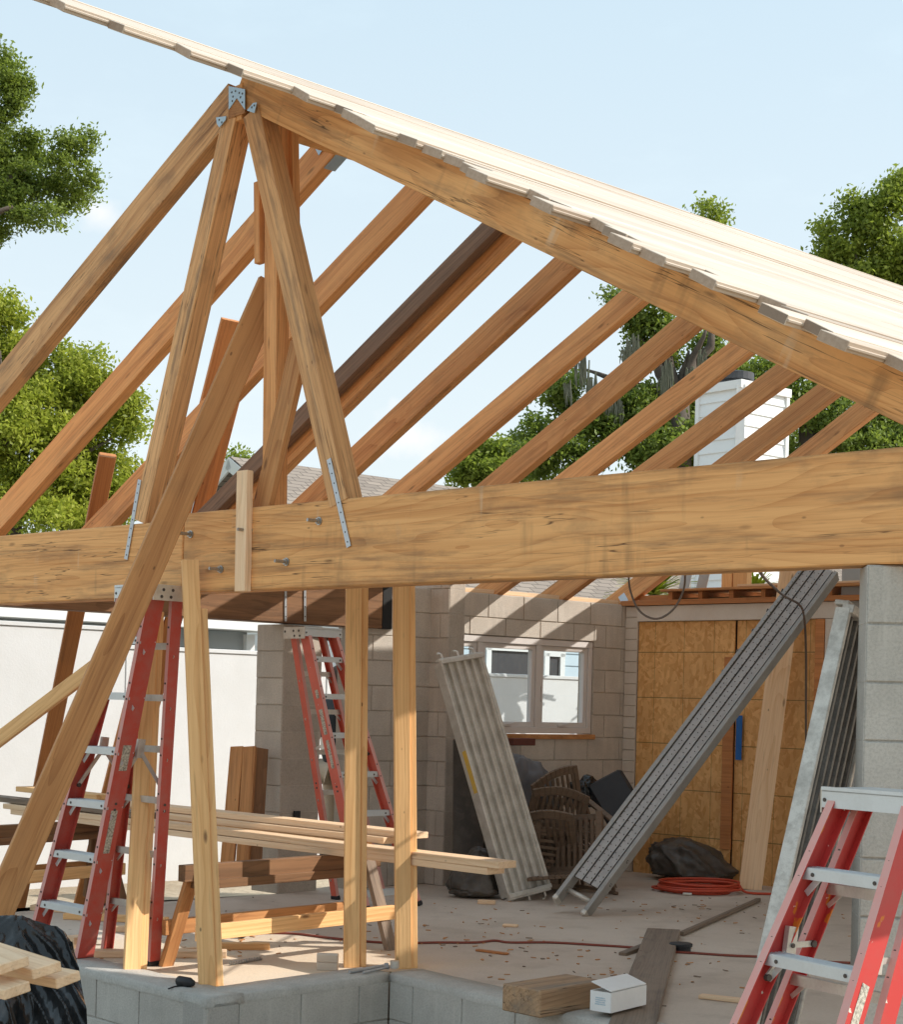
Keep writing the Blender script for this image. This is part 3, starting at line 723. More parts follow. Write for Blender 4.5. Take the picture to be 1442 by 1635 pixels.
# bundles of planks propped from the ground behind
def bundle(label, top, bot, Yt, Yb, nb, w, tops, mat, side_off=0):
    t, b = P(*top, Yt), P(*bot, Yb); b = t + (b - t) * ((t.z - GZ) / (t.z - b.z))
    r_ = thing('propped_planks', label, 'planks', b)
    x = (t - b).normalized(); fd = V((.45, -.89, .1)); fr = frame(x, fd, (0, 0, 0)); wy, nz = fr.col[1].to_3d(), fr.col[2].to_3d()
    for k in range(nb):
        o = nz * (-.041 * k) - wy * (.012 * k)
        if side_off and k == nb - 1: o = wy * (side_off if wy.x > 0 else -side_off)
        board('plank', b + o, t + o - x * tops[k], w, .038, fd, mat, r_)
bundle('four orange planks standing together behind the long brown plank', (369, 512), (144, 1395), 11.3, 13.2, 4, .13, (.0, .05, .16, .3), 'redplank', .145)
bundle('pair of orange planks propped behind the left end of the beam', (172, 730), (40, 1390), 11.6, 13.0, 3, .12, (.0, .0, .01), 'redplank')
# boards leaning on the left pillar
lbs = thing('leaning_boards', 'three brown offcut boards leaning on the left block pillar', 'boards', G(385, 1408))
for (xa, xb, Yo, w_) in ((378, 360, 0, .105), (398, 385, -.03, .1), (419, 407, .06, .1)):
    board('board', P(xb, 1400, 12.0 + Yo), P(xa, 1191 + (3 if xa > 400 else 0), 12.35 + Yo), w_, .04, V((-.25, -1, .1)) if xa < 410 else V((.45, -.9, .1)), 'plank' if xa < 400 else 'dark', lbs)
# white pine post leaning on the boarded opening
pp = board('pine_plank', G(1198, 1420) , P(1265, 905, 13.55), .19, .042, V((-.12, -1, .05)), 'pale', tag_=('tall pale pine plank with oval knots leaning against the boarded opening', 'plank'))

# ------------------------------------------------------------------ boarded opening (OSB) and the cut roof above it
oz = lambda px, py: OW(px, py).z
so = lambda px, py: (OW(px, py) - EB).dot(OD)
obase = V((EB.x, EB.y, 0))
bo = thing('boarded_opening', 'orange strand board sheets closing an opening in a cream trimmed frame', 'boarded opening', obase)
def obox(name, s0, s1, z0, z1, d0, d1, mat, parent=bo, bevel=.002, fr=None):
    m = MB(); m.hexa(obase + OD * (s0 + s1) / 2 + ON * (d0 + d1) / 2 + UP * (z0 + z1) / 2, OD * abs(s1 - s0) / 2, ON * abs(d1 - d0) / 2, UP * (z1 - z0) / 2)
    return m.build(name, mat, parent, fr or wall_frame(obase, OD, ON), bevel=bevel)
sj = so(1016, 1100); seam = so(1172, 1100); send = so(1302, 1100); htop, hbot = oz(1100, 966), oz(1100, 991)
fro = Matrix((OD, UP, ON)).transposed().to_4x4(); fro.translation = obase
cmu('jamb', obase + OD * .001, OD, ON, sj - .003, .2, 0, htop, mats=('trim', 'mortar'), parent=bo, bl=.9, bh=.1)
obox('header_board', sj, send + .28, hbot, htop, -.2, .02, 'trim')
obox('sheet', sj + .004, seam - .012, .0, hbot - .003, -.03, -.016, 'osb', fr=fro, bevel=.001)
obox('sheet', seam + .002, send, .0, hbot - .003, -.045, -.032, 'osb', fr=fro, bevel=.001)
obox('leak_backing', -.02, send + .1, .0, htop, -.2, -.06, 'shadowgap')  # dark panel added behind the sheets to stop light leaking through the gaps
obox('batten', seam - .10, seam + .004, .28, hbot - .32, -.014, .006, 'redplank')
obox('side_stud', send + .003, send + .085, 0, hbot - .004, -.05, .03, 'redplank')
obox('side_trim', send + .09, send + .19, 0, hbot - .004, -.05, .024, 'trim')
obox('side_panel', send + .2, send + 3.2, 0, htop + .3, -.15, -.03, 'grey')
m = MB(); m.bar(OW(1181, 1142, .0), OW(1179, 1213, -.005), .06, .003, ON); m.build('tape_strip', 'bluetape', bo)
sb = thing('cut_roof_edge', 'torn brown roof edge with open joist bays above the boarded opening', 'roof edge', obase + UP * htop)
zb0 = htop + .004; zb1 = zb0 + .045; zt = oz(1200, 941)
obox('bottom_plate', -.02, send + .6, zb0, zb1, -.16, .05, 'redplank', sb)
for k in range(9):
    s_ = so(1067, 950) + k * .315
    obox('joist', s_, s_ + .045, zb1 + .001, zt - .001, -.5, .0, 'redplank', sb)
    if k < 8: obox('insulation', s_ + .05, s_ + .31, zb1 + .002, zt - .05, -.3, -.08, 'insul', sb, bevel=.02)
obox('top_sheathing', so(1060, 940), send + .7, zt, zt + .022, -.6, .06, 'plank', sb)
obox('top_board', so(1180, 935), send + .5, zt + .026, zt + .045, -.5, .03, 'pale', sb)
obox('fascia_stub', so(1012, 950), so(1062, 950), zb1 + .002, zt - .02, -.12, -.08, 'redplank', sb)
for px, wpx in ((1160, 20), (1181, 26)):
    a = OW(px, 936, -.45); board('stub_post', V((a.x, a.y, zt + .024)), V((a.x, a.y, zt + .7)), wpx / 2600 * 14, .09, ON, 'stud', sb)
for px in (1090, 1118):
    a = OW(px, 936, -.5); board('metal_panel', V((a.x, a.y, zt + .024)), V((a.x + .12, a.y, zt + .6)), .11, .01, ON, 'grey', sb)

# hanging cables
curve_tube('hanging_cable', [TR(1004, 905, -.16), TR(1006, 940, -.17), TR(1021, 975, -.17), TR(1048, 988, -.17), TR(1075, 973, -.17), TR(1092, 940, -.17), TR(1094, 905, -.16)], .0045, 'cable',
           tag_=('thin dark cable hanging in a loop below the big beam', 'cable'))
# ------------------------------------------------------------------ stepladders
def lerp_z(b, t, z): return b + (t - b) * ((z - b.z) / (t.z - b.z))
def stepladder(label, T4, B4, step_z, rung_z, mats, cap_h=.06, cap_over=.03, rail=(.078, .055), spread=None, stickers=(), caplip=.03):
    (FLt, FRt, RLt, RRt), (FLb, FRb, RLb, RRb) = T4, B4
    red, fade_lit = mats
    r_ = thing('stepladder', label, 'ladder', (FLb + FRb + RLb + RRb) / 4, 'red stepladders')
    side = (FRt - FLt); side.z = 0; side.normalize()
    fdir = V((side.y, -side.x, 0)); fdir = fdir if fdir.dot((FLb - RLb)) > 0 else -fdir
    def railm(b, t, out, dpt, fl=.032):
        d = dpt; tt = .005
        C = [(-d / 2, 0), (d / 2, 0), (d / 2, -fl), (d / 2 - tt, -fl), (d / 2 - tt, -tt), (-d / 2 + tt, -tt), (-d / 2 + tt, -fl), (-d / 2, -fl)]
        fr = frame(t - b, out, b); y = fr.col[1].to_3d(); sgn = 1 if y.dot(fdir) > 0 else -1
        if sgn < 0: C = [(-a, c) for a, c in C]
        m = MB(); m.prism(b, t, C, out, 0, faces={1: 1}); m.v = m.v
        L = (t - b).length
        for k in range(len(step_z)):   # rivets on the front flange and web
            p = lerp_z(b, t, step_z[k]); 
            if dpt > .06:
                for dz in (-.03, .06):
                    c = p - out * .016 + fdir * (d / 2) + (t - b).normalized() * dz; m.disc(c - fdir * .002, fdir, .006, .005, 2, 8)
                c = p + (t - b).normalized() * .0
        for dz in (0, .035):
            c = lerp_z(b, t, b.z + (t.z - b.z) * .42) + (t - b).normalized() * dz; m.disc(c - out * .001, out, .008, .004, 2, 8)
        o = m.build('front_rail' if dpt > .06 else 'rear_rail', [red, fade_lit, 'rivet'], r_, frame(t - b, out, b))
        fm = MB(); ax = (t - b).normalized(); fm.bar(b - ax * .005 - out * .014, b + ax * .03 - out * .014, dpt + .012, .042, out); fm.build('rubber_foot', 'black', o, bevel=.006)
        return o
    rFL, rFR = railm(FLb, FLt, -side, rail[0]), railm(FRb, FRt, side, rail[0])
    railm(RLb, RLt, -side, rail[1], .028); railm(RRb, RRt, side, rail[1], .028)
    for z in step_z:
        a, b = lerp_z(FLb, FLt, z) + side * .006, lerp_z(FRb, FRt, z) - side * .006
        m = MB(); f = fdir * (rail[0] / 2 - .006)
        m.bar(a + f * 0, b + f * 0, rail[0] - .012, .004, UP, 0)
        m.bar(a + f - UP * .017, b + f - UP * .017, .036, .004, fdir, 0); m.bar(a - f - UP * .012, b - f - UP * .012, .026, .004, fdir, 0)
        for k in range(5):
            g = fdir * (rail[0] * (k / 4 - .5) * .8); m.bar(a + g + UP * .003, b + g + UP * .003, .004, .003, UP, 0)
        for q in (.14, .86): m.disc(a + (b - a) * q + f - UP * .017, fdir, .007, .005, 1, 8)
        ln = (b - a).normalized()
        for (e, sg) in ((a, 1), (b, -1)):
            m.bar(e + ln * sg * .07 - UP * .02 + f * .4, e - UP * .085 + f * .4 + ln * sg * .003, .022, .003, ln.cross(UP), 0)
        m.build('step', ['alu_step', 'rivet'], r_)
    for z in rung_z:
        a, b = lerp_z(RLb, RLt, z), lerp_z(RRb, RRt, z)
        m = MB(); m.bar(a + side * .006, b - side * .006, .036, .02, fdir, 0)
        ln = (b - a).normalized()
        for (e, sg) in ((a, 1), (b, -1)): m.bar(e + ln * sg * .06 - UP * .015, e - UP * .06 + ln * sg * .004, .016, .003, ln.cross(UP), 0)
        m.build('rear_rung', 'alu_worn', r_)
    # top cap
    ct = (FLt + FRt + RLt + RRt) / 4; wv = (FRt - FLt).length / 2 + cap_over; dv = max(.075, ((FLt - RLt).dot(fdir)) / 2 + .055)
    m = MB(); zc = FLt.z + .012; c = V((ct.x, ct.y, zc))
    m.hexa(c + UP * .004, side * wv, fdir * dv, UP * .006)
    m.hexa(c - UP * (caplip - .004) + fdir * (dv - .003), side * wv, fdir * .003, UP * caplip)
    m.hexa(c - UP * (caplip - .004) - fdir * (dv - .003), side * wv, fdir * .003, UP * caplip)
    m.hexa(c + UP * .008 + fdir * (dv - .004), side * wv, fdir * .008, UP * .006)
    for q in (-.93, .93): m.disc(c + side * wv * q - UP * .03 + fdir * dv, fdir, .007, .003, 1, 8)
    cp = m.build('top_cap', ['alu_step', 'rivet'], r_)
    for sg in (-1, 1):
        m = MB(); e = c + side * sg * (wv + .002) - UP * .032
        m.hexa(e, fdir * dv, side * .003, UP * .042, 0)
        for a_, b_ in ((.45, .015), (-.05, .015), (.55, -.022), (.05, -.022), (-.85, .01)): m.disc(e + fdir * dv * a_ + UP * b_, side * sg, .009, .005, 1, 8)
        m.build('cap_plate', ['alu_worn', 'rivet'], cp)
    # spreaders
    if spread:
        zf, zr, lift = spread
        for (fb, ft, rb_, rt, out) in ((FLb, FLt, RLb, RLt, -side), (FRb, FRt, RRb, RRt, side)):
            a, b = lerp_z(fb, ft, zf) - out * .03, lerp_z(rb_, rt, zr) - out * .03; mid = (a + b) / 2 + UP * lift
            m = MB(); m.bar(a, mid, .02, .008, side); m.bar(b, mid, .02, .008, side)
            m.bar(mid - UP * .03 + (a - mid).normalized() * .01, mid + UP * .055 - (a - mid).normalized() * .01, .045, .02, side)
            m.disc(mid - out * .012, -out, .008, .004, 1, 8); m.disc(a + out * .004, -out, .012, .016, 1, 8); m.disc(b + out * .004, -out, .012, .016, 1, 8)
            m.build('spreader', ['alu_worn', 'rivet'], r_)
    for (which, z0, z1, wd_, off) in stickers:
        b, t, out, rl = (FRb, FRt, side, rFR) if which == 'R' else (FLb, FLt, -side, rFL)
        p0, p1 = lerp_z(b, t, z0) + fdir * off, lerp_z(b, t, z1) + fdir * off
        m = MB(); m.bar(p0 + out * .0012, p1 + out * .0012, wd_, .001, out); m.build('sticker', 'sticker', rl, frame(p1 - p0, out, p0))
    return r_

def rect4(center, side, w, depth): pass
# left ladder, half folded, resting on the beam
sdv = V((.70, -.71, 0)).normalized(); fv = V((-sdv.y * -1, 0, 0))
fv = V((-.71, -.70, 0)).normalized()
FRt = P(253, 940, 8.62); FLt = FRt - sdv * .30
RRt = FRt - fv * .125; RLt = FLt - fv * .125
FRb = G(137, 1534, .0); FRb = P(135, 1536, 9.08); FRb.z = 0.0
FLb = FRb - sdv * .56
RRb = P(247, 1545, 9.0); RRb.z = 0; RLb = RRb - sdv * .50
zt_ = FRt.z
for p in (FLt, RRt, RLt): p.z = zt_
stepladder('red stepladder at the left, half folded under the beam splice', (FLt, FRt, RLt, RRt), (FLb, FRb, RLb, RRb), [.3, .6, .9, 1.2, 1.5, 1.8], [.32, .62, .92, 1.2, 1.48, 1.76],
           ('red', 'red_fade_lit'), rail=(.105, .068), spread=(.98, .98, .21), stickers=(('R', 1.08, 1.22, .05, .0), ('R', .62, .86, .04, .0)))
# middle ladder
sdm = V((.68, .73, 0)).normalized(); fm_ = V((.73, -.68, 0)).normalized()
FLt = P(484, 1006, 11.85); FRt = FLt + sdm * .30; RLt = FLt - fm_ * .12; RRt = FRt - fm_ * .12
FRb = G(668, 1445); FLb = FRb - sdm * .56; RRb = G(613, 1428); RLb = RRb - sdm * .52
for p in (FRt, RLt, RRt): p.z = FLt.z
stepladder('orange-red stepladder standing by the doorway behind the stud posts', (FLt, FRt, RLt, RRt), (FLb, FRb, RLb, RRb), [.13, .41, .69, .97, 1.25, 1.53, 1.8], [.2, .5, .8, 1.1, 1.4, 1.68],
           ('red_bright', 'red_fade_lit'), rail=(.085, .058), spread=(1.1, 1.12, .05), stickers=(('L', 1.24, 1.42, .035, .005), ('L', 1.0, 1.2, .03, .005), ('L', 1.5, 1.56, .03, .005)))
# right ladder, folded, leaning on the right pillar
sdr = V((.575, -.82, 0)).normalized(); fr_ = V((-.82, -.575, 0)).normalized()
FLt = P(1341, 1268, 5.5); FRt = FLt + sdr * .335
RLt = FLt - fr_ * .13; RRt = FRt - fr_ * .13
zt_ = FLt.z
def ext(t, px, py, Y):
    q = P(px, py, Y); d = q - t; return t + d * ((t.z - GZ) / (t.z - q.z))
FLb = ext(FLt, 1180, 1635, 5.35); FRb = ext(FRt, 1364, 1635, 4.98)
RLb = FLb - fr_ * .20; RRb = FRb - fr_ * .20
for p in (FRt, RLt, RRt): p.z = zt_
stz = [.975, .695, .415, .135, -.145]
stepladder('red stepladder spattered with paint, folded against the right pillar', (FLt, FRt, RLt, RRt), (FLb, FRb, RLb, RRb), stz, [.90, .6, .3, .0], ('red_spatter', 'red_fade_lit'),
           rail=(.082, .07), spread=(.62, .72, .05), stickers=(('R', .52, .66, .035, .0),))

# ------------------------------------------------------------------ scaffold planks
def fluted(label, b, t, wdir, w, nfl, mats, hooks=True, rail_h=.06, yellow=False):
    r_ = thing('scaffold_plank', label, 'scaffold plank', b)
    x = (t - b).normalized(); nz = x.cross(wdir).normalized(); nz = nz if nz.y < 0 else -nz
    wy = nz.cross(x)
    if wy.dot(wdir) < 0: flip = -1
    else: flip = 1
    fr = frame(x, nz, b)
    prof = []; n = nfl
    for i in range(n):
        a = -w / 2 + w * i / n; c = w / n
        for q, h in ((.0, .0), (.3, .0), (.42, -.03), (.88, -.03)): prof.append((a + c * q, h))
    prof.append((w / 2, 0)); back = [(a, h - .004) for a, h in prof[::-1]]
    m = MB(); m.prism(b, t, prof + back, nz); m.build('fluted_deck', mats[0], r_, fr)
    for sg in (-1, 1):
        m = MB(); e = fr.col[1].to_3d() * sg * (w / 2 + .011)
        m.prism(b + e, t + e, [(-.011, .012), (.011, .012), (.011, -rail_h), (-.011, -rail_h)], nz)
        rl = m.build('side_rail', mats[1], r_, fr, bevel=.003)
        if yellow and fr.col[1].to_3d().x * sg < 0:
            m = MB(); q0, q1 = b + (t - b) * .44, b + (t - b) * .62; m.bar(q0 + e * (1 + .0118 / e.length) - nz * .024, q1 + e * (1 + .0118 / e.length) - nz * .024, .055, .001, fr.col[1].to_3d() * sg); m.build('warning_label', 'yellow', rl)
    for end, sg in ((b, -1), (t, 1)):
        m = MB(); yv = fr.col[1].to_3d()
        m.bar(end - yv * (w / 2 + .02), end + yv * (w / 2 + .02), .035, .05, nz)
        m.bar(end + x * sg * .022 - yv * (w / 2 + .02) - nz * .03, end + x * sg * .022 + yv * (w / 2 + .02) - nz * .03, .02, .06, nz)
        m.build('end_channel', mats[1], r_, bevel=.003)
        if hooks:
            for q in (-.42, 0, .42):
                p = end + yv * w * q + x * sg * .03 - nz * .03
                pts = [p, p + x * sg * .035, p + x * sg * .05 - nz * .012 + yv * .01, p + x * sg * .052 - nz * .012 + yv * .03]
                m = MB(); m.tube(pts, .010, 6); m.build('hook', mats[1], r_)
    return r_
b = G(845, 1437); b.z = .07
t = P(737, 1052, 12.72)
fluted('short fluted scaffold plank with a yellow label, leaning on the block pilaster', b, t, V((.87, .5, 0)), .36, 5, ('alu_worn', 'alu_worn'), yellow=True, rail_h=.10)
wv_ = V((.60, .80, 0)).normalized()
t = P(1354, 990, 6.32); b = P(1244, 1486, 6.15); b = t + (b - t) * (t.z / (t.z - b.z)); b += UP * .02
fluted('plaster-spattered fluted plank standing on end against the right pillar', b + wv_ * .17, t + wv_ * .17, wv_, .34, 6, ('flute_dark', 'alu_dirty'), hooks=False, rail_h=.05)
# long walkboard
ra, rbt = G(888, 1452), G(930, 1468)
tt_ = P(1312, 906, 12.75)
r_ = thing('walkboard', 'long grey aluminium walkboard with drilled rails leaning across the boarded opening', 'walkboard', (ra + rbt) / 2)
bc = (ra + rbt) / 2; x = (tt_ - bc).normalized(); nz = V((-.42, -.80, .42)); nz = (nz - x * nz.dot(x)).normalized()
yv = nz.cross(x).normalized(); yv = yv if yv.x > 0 else -yv
W = .25
bc = bc + UP * .06
L = (tt_ - bc).length
frw = frame(x, nz, bc)
for k in range(3):
    m = MB(); cx = (k - 1) * .072
    m.bar(bc + x * .22 + yv * cx, tt_ + yv * cx, .058, .012, nz)
    nst = 60
    for i in range(nst):
        for j in (-.018, .018): m.disc(bc + x * (.26 + (L - .3) * (i + random.uniform(-.2, .2)) / nst) + yv * (cx + j) + nz * .006, nz, .0055, .0012, 1, 5)
    m.build('deck_strip', ['alu_deck', 'rivet'], r_, frw)
m = MB(); m.bar(bc + x * .22 - nz * .012, tt_ - nz * .012, .235, .006, nz); m.build('under_deck', 'shadowgap', r_)
for sg in (-1, 1):
    o = yv * sg * (W / 2 + .004); m = MB()
    Cp = [(-.016, .016), (.016, .016), (.016, -.085), (-.016, -.085)]
    m.prism(bc + o, tt_ + o, Cp, nz, 0)
    n_h = 14
    for i in range(n_h):
        c = bc + x * (.3 + (L - .4) * i / n_h) + o + yv * sg * .0155 - nz * .04; m.disc(c, yv * sg, .017, .004, 1, 12)
        m.disc(c, yv * sg, .008, .007, 0, 8)
    rl = m.build('side_rail', ['alu', 'rivet'], r_, frw, bevel=.003)
    fo = MB(); fo.bar(bc + o - nz * .03 - x * .012, bc + o - nz * .03 + x * .03, .038, .11, nz); fo.build('end_shoe', 'alu_worn', rl, bevel=.008)
m = MB(); m.tube([bc + x * .12 - yv * W / 2 - nz * .04, bc + x * .12 + yv * W / 2 - nz * .04], .018, 10); m.build('rung', 'alu_worn', r_, smooth=True)
curve_tube('draped_cable', [TR(1210, 905, -.16), P(1222, 924, 9.5), P(1250, 950, 11.8), P(1276, 965, 12.35), P(1284, 985, 12.4), P(1287, 1040, 12.6), P(1287, 1150, 12.7), P(1288, 1300, 12.75)], .009, 'cable',
           tag_=('brown cable draped over the walkboard and hanging down beside it', 'cable'))

# ------------------------------------------------------------------ sawhorses and the lumber on them
def sawhorse(label, a, b, h, splay=.2, mat='dark', legmats=('old', 'plank', 'old', 'old')):
    """trestle with its beam from a to b (floor points), top at h"""
    d = V((b.x - a.x, b.y - a.y, 0)); L = d.length; d.normalize(); n_ = V((d.y, -d.x, 0))
    r_ = thing('sawhorse', label, 'sawhorse', (a + b) / 2)
    board('top_beam', V((a.x, a.y, h - .045)), V((b.x, b.y, h - .045)), .09, .06, n_, mat, r_, front=False)
    board('top_beam_plate', V((a.x, a.y, h - .11)) + d * .1, V((b.x, b.y, h - .11)) - d * .1, .05, .11, n_, 'dark', r_, front=False)
    k = 0
    for e, sg in ((a + d * .1, -1), (b - d * .1, 1)):
        for s_ in (1, -1):
            top = V((e.x, e.y, h - .02)) + n_ * s_ * .052 - d * sg * .02; bot = V((e.x, e.y, 0)) + n_ * s_ * splay + d * sg * .05
            board('leg', bot, top, .08, .036, n_ * s_, legmats[k % 4], r_); k += 1
    for s_ in (1, -1):
        za = .22; o = n_ * s_ * (.052 + (splay - .052) * (1 - za / h) + .02)
        board('stretcher', V((a.x, a.y, za)) + o, V((b.x, b.y, za)) + o, .085, .036, n_ * s_, 'stud' if s_ > 0 else 'plank', r_)
    return r_
sa = P(290, 1380, 8.85); sb_ = P(603, 1380, 9.95); sa.z = sb_.z = 0
sawhorse('weathered sawhorse behind the stud posts, under the right end of the lumber', sa, sb_, .575)
sa2 = P(-45, 1330, 11.0); sb2 = P(178, 1330, 12.0); sa2.z = sb2.z = -.1
sawhorse('brown sawhorse at the left edge under the far end of the lumber', sa2, sb2, .575, legmats=('old', 'old', 'dark', 'dark'))
LR, LL = P(815, 1378, 8.6), P(5, 1283, 12.2); LR.z = LL.z = 0
ld = (LR - LL).normalized(); ln_ = V((ld.y, -ld.x, 0)); ln_ = ln_ if ln_.y < 0 else -ln_
def lumber(label, s0, s1, side_, z, w_=.14, t_=.038, mat='pale', yaw=0.0):
    a = LL + ld * s0 - ln_ * side_ + UP * z; b = LR + ld * (s1 - .2) - ln_ * side_ + UP * z
    b = b + ln_ * yaw
    board('lumber_board', a, b, w_, t_, UP, mat, None, front=False, warp=.008, tag_=(label, 'board', 'boards laid across the two sawhorses'))
lumber('lower pale board on the sawhorses, its saw-toothed end just short of the longest one', .1, .03, .07, .596, mat='pale')
lumber('longest pale board on the sawhorses, its pointed end reaching farthest right', .0, .12, .068, .636, mat='pale')
lumber('lower board at the back of the sawhorses, ending dark behind the right stud post', .3, -1.05, .26, .596, mat='stud')
lumber('second board up at the back of the sawhorses, under the middle one', .1, -1.2, .25, .636, mat='stud', yaw=.02)
lumber('middle board at the back of the lumber stack on the sawhorses', .15, -.95, .245, .676, mat='pale', yaw=.02)
lumber('topmost board of the lumber stack, square end showing right of the right stud post', .05, -.78, .30, .717, mat='pale', yaw=.01)
lumber('grey weathered board sticking out left of the long brown plank', -.4, -3.2, .10, .676, mat='old')
lumber('short pale board lying topmost at the left end of the lumber stack', -.05, -3.9, .2, .758, mat='stud')

# ------------------------------------------------------------------ things on the floor
board('floor_plank', G(1004, 1650, .035), G(1060, 1482, .05), .215, .04, UP, 'old', bevel=.004, tag_=('wide brown plank lying on the slab under the white box', 'plank'))
board('wood_strip', G(1088, 1487, .03), G(1212, 1433, .03), .035, .025, UP, 'old', tag_=('long thin wood strip on the slab right of the wide plank', 'wood strip'))
board('wood_strip', G(994, 1520, .02), G(1030, 1506, .03), .05, .03, UP, 'old', tag_=('short grey wood strip on the slab left of the wide plank', 'wood strip'))
# timber block
tba, tbb = G(828, 1606, ZW), G(932, 1588, ZW)
tbo = board('timber_block', G(832, 1597, ZW + .06) , G(934, 1580, ZW + .06), .25, .13, UP, 'block_wood', front=False, bevel=.006, tag_=('heavy sawn timber offcut with cracked grey end on the low wall', 'timber offcut'))
def scrap(label, px, py, L, w_, t_, yaw, mat='pale', z=0.0, tilt=0):
    c = G(px, py, z); d = V((math.cos(R(yaw)), math.sin(R(yaw)), 0))
    return board('wood_scrap', c - d * L / 2 + UP * (t_ + .001), c + d * L / 2 + UP * (t_ + .001 + tilt), w_, t_, UP, mat, tag_=(label, 'wood scrap'))
scrap('small wood offcut on the slab just left of the foot of the fluted plank', 777, 1443, .13, .05, .03, -10)
scrap('small wood offcut in the shade behind the fluted plank', 776, 1418, .1, .05, .035, -5)
scrap('tiny wood chip in the middle of the slab below the walkboard foot', 815, 1479, .1, .06, .015, -12)
scrap('orange wood sliver lying by the red cord right of the stud posts', 786, 1521, .22, .04, .012, -35, 'redplank')
scrap('pale split wood piece by the right ladder', 1155, 1597, .25, .06, .02, -28)
scrap('short pale block on the low wall at the left, by the black sheet', 126, 1513, .12, .1, .07, 40, 'pale', ZW)
for k, (x_, y_, L_, yw, lab) in enumerate(((235, 1527, .9, 8, 'pale board on the sunlit slab behind the left ladder foot'), (110, 1456, .55, -18, 'pale offcut board on the slab behind the left ladder, farthest left'),
        (185, 1470, .7, -10, 'brown offcut board on the slab behind the left ladder'), (282, 1520, .5, 42, 'thin slanted stick on the slab under the sawhorse'), (390, 1515, .3, 8, 'brown flat offcut under the sawhorse, between the posts'),
        (202, 1487, .16, 10, 'small block in the sun behind the left ladder'))):
    scrap(lab, x_, y_, L_, .1 if k < 3 else .03 if k == 3 else .07, .038 if k != 3 else .02, yw, 'pale' if k not in (2, 4) else 'stud')
mb = MB(); rg_ = random.Random(12)
for k in range(330):
    cx0, cy0, sx0, sy0 = rg_.choice(((420, 1500, 110, 30), (300, 1520, 70, 25), (760, 1500, 120, 25), (1000, 1540, 90, 30), (1180, 1450, 110, 14), (980, 1480, 260, 40)))
    px_, py_ = rg_.gauss(cx0, sx0), min(1605, max(1432, rg_.gauss(cy0, sy0)))
    p = G(px_, py_, .004)
    if py_ > 1530 and px_ < 760: continue
    an = rg_.uniform(0, 6.28); L_c = rg_.uniform(.008, .045); w_c = rg_.uniform(.004, .014)
    mb.hexa(p, V((math.cos(an), math.sin(an), 0)) * L_c / 2, V((-math.sin(an), math.cos(an), .1)) * w_c / 2, UP * .002, rg_.choice((0, 0, 1)))
o = mb.build('wood_chips', ['plank', 'old'], None); tag(o, 'wood chips and splinters strewn over the slab', 'wood chips', kind='stuff')
# stacked offcuts behind the low wall
st_ = G(522, 1548, 0)
for k, (w_, z_, lab) in enumerate(((.13, .03, 'lower grooved white offcut behind the low wall, left of the stud post'), (.13, .075, 'upper grooved white offcut behind the low wall, left of the stud post'))):
    c = V((st_.x, st_.y, z_ + (.0 if k == 0 else .0)))
    m = MB(); dd = V((.95, -.1, 0)).normalized()
    m.prism(c - dd * .055, c + dd * .06, [(-.02, -.03), (.02, -.03), (.02, .012), (.012, .012), (.012, .018), (-.012, .018), (-.012, .012), (-.02, .012)], UP)
    o = m.build('offcut', 'deck', None, frame(dd, UP, c), bevel=.003, tint=True); tag(o, lab, 'wood offcut')
# threaded rod / rebar and bolts
def rod(name, label, cat, a, b, r_, mat, head=None, group=None):
    m = MB(); m.tube([a, b], r_, 8)
    if head: d = (b - a).normalized(); m.tube([b, b + d * .012], head, 6)
    o = m.build(name, mat, None, None, smooth=False); tag(o, label, cat, group); return o
rod('anchor_bolt', 'longer zinc anchor bolt lying on the corner of the low wall', 'bolt', G(558, 1551, ZW + .014), G(616, 1541, ZW + .014), .010, 'galv', .017)
rod('anchor_bolt', 'shorter zinc anchor bolt lying nearer the camera on the low wall', 'bolt', G(580, 1552, ZW + .012), G(618, 1544, ZW + .012), .007, 'galv', .012)
tape = MB(); c = G(630, 1545, ZW + .01)
tape.tube([c, c + UP * .04], .025, 14); o = tape.build('tape_roll', 'alu_worn', None); tag(o, 'small dull metal cap standing by the bolts on the low wall', 'metal cap')
m = MB(); a, b = G(366, 1538, .012), G(418, 1529, .012); pts = []
for i in range(120):
    f = i / 119; p = a + (b - a) * f; an = f * 2 * math.pi * 20; sd_ = V((0, 1, 0)); pts.append(p + V((0, math.cos(an) * .010, math.sin(an) * .010)))
m.tube(pts, .0035, 5); o = m.build('coiled_spring', 'steel', None); tag(o, 'coiled steel spring lying on the sunlit slab', 'spring')
# black cylinder on the low wall
c = G(296, 1567, ZW + .025); m = MB(); dd = V((.75, -.55, 0)).normalized()
m.tube([c - dd * .055, c - dd * .045, c + dd * .03, c + dd * .04, c + dd * .055], .024, 14, 0, taper=[.018, .026, .026, .02, .016]); m.tube([c + dd * .0 - UP * .02, c - V((.05, .03, .02)), c - V((.07, .09, .021))], .004, 6)
o = m.build('plug', 'black', None, smooth=True); tag(o, 'black round plug lying on the low wall corner', 'plug')
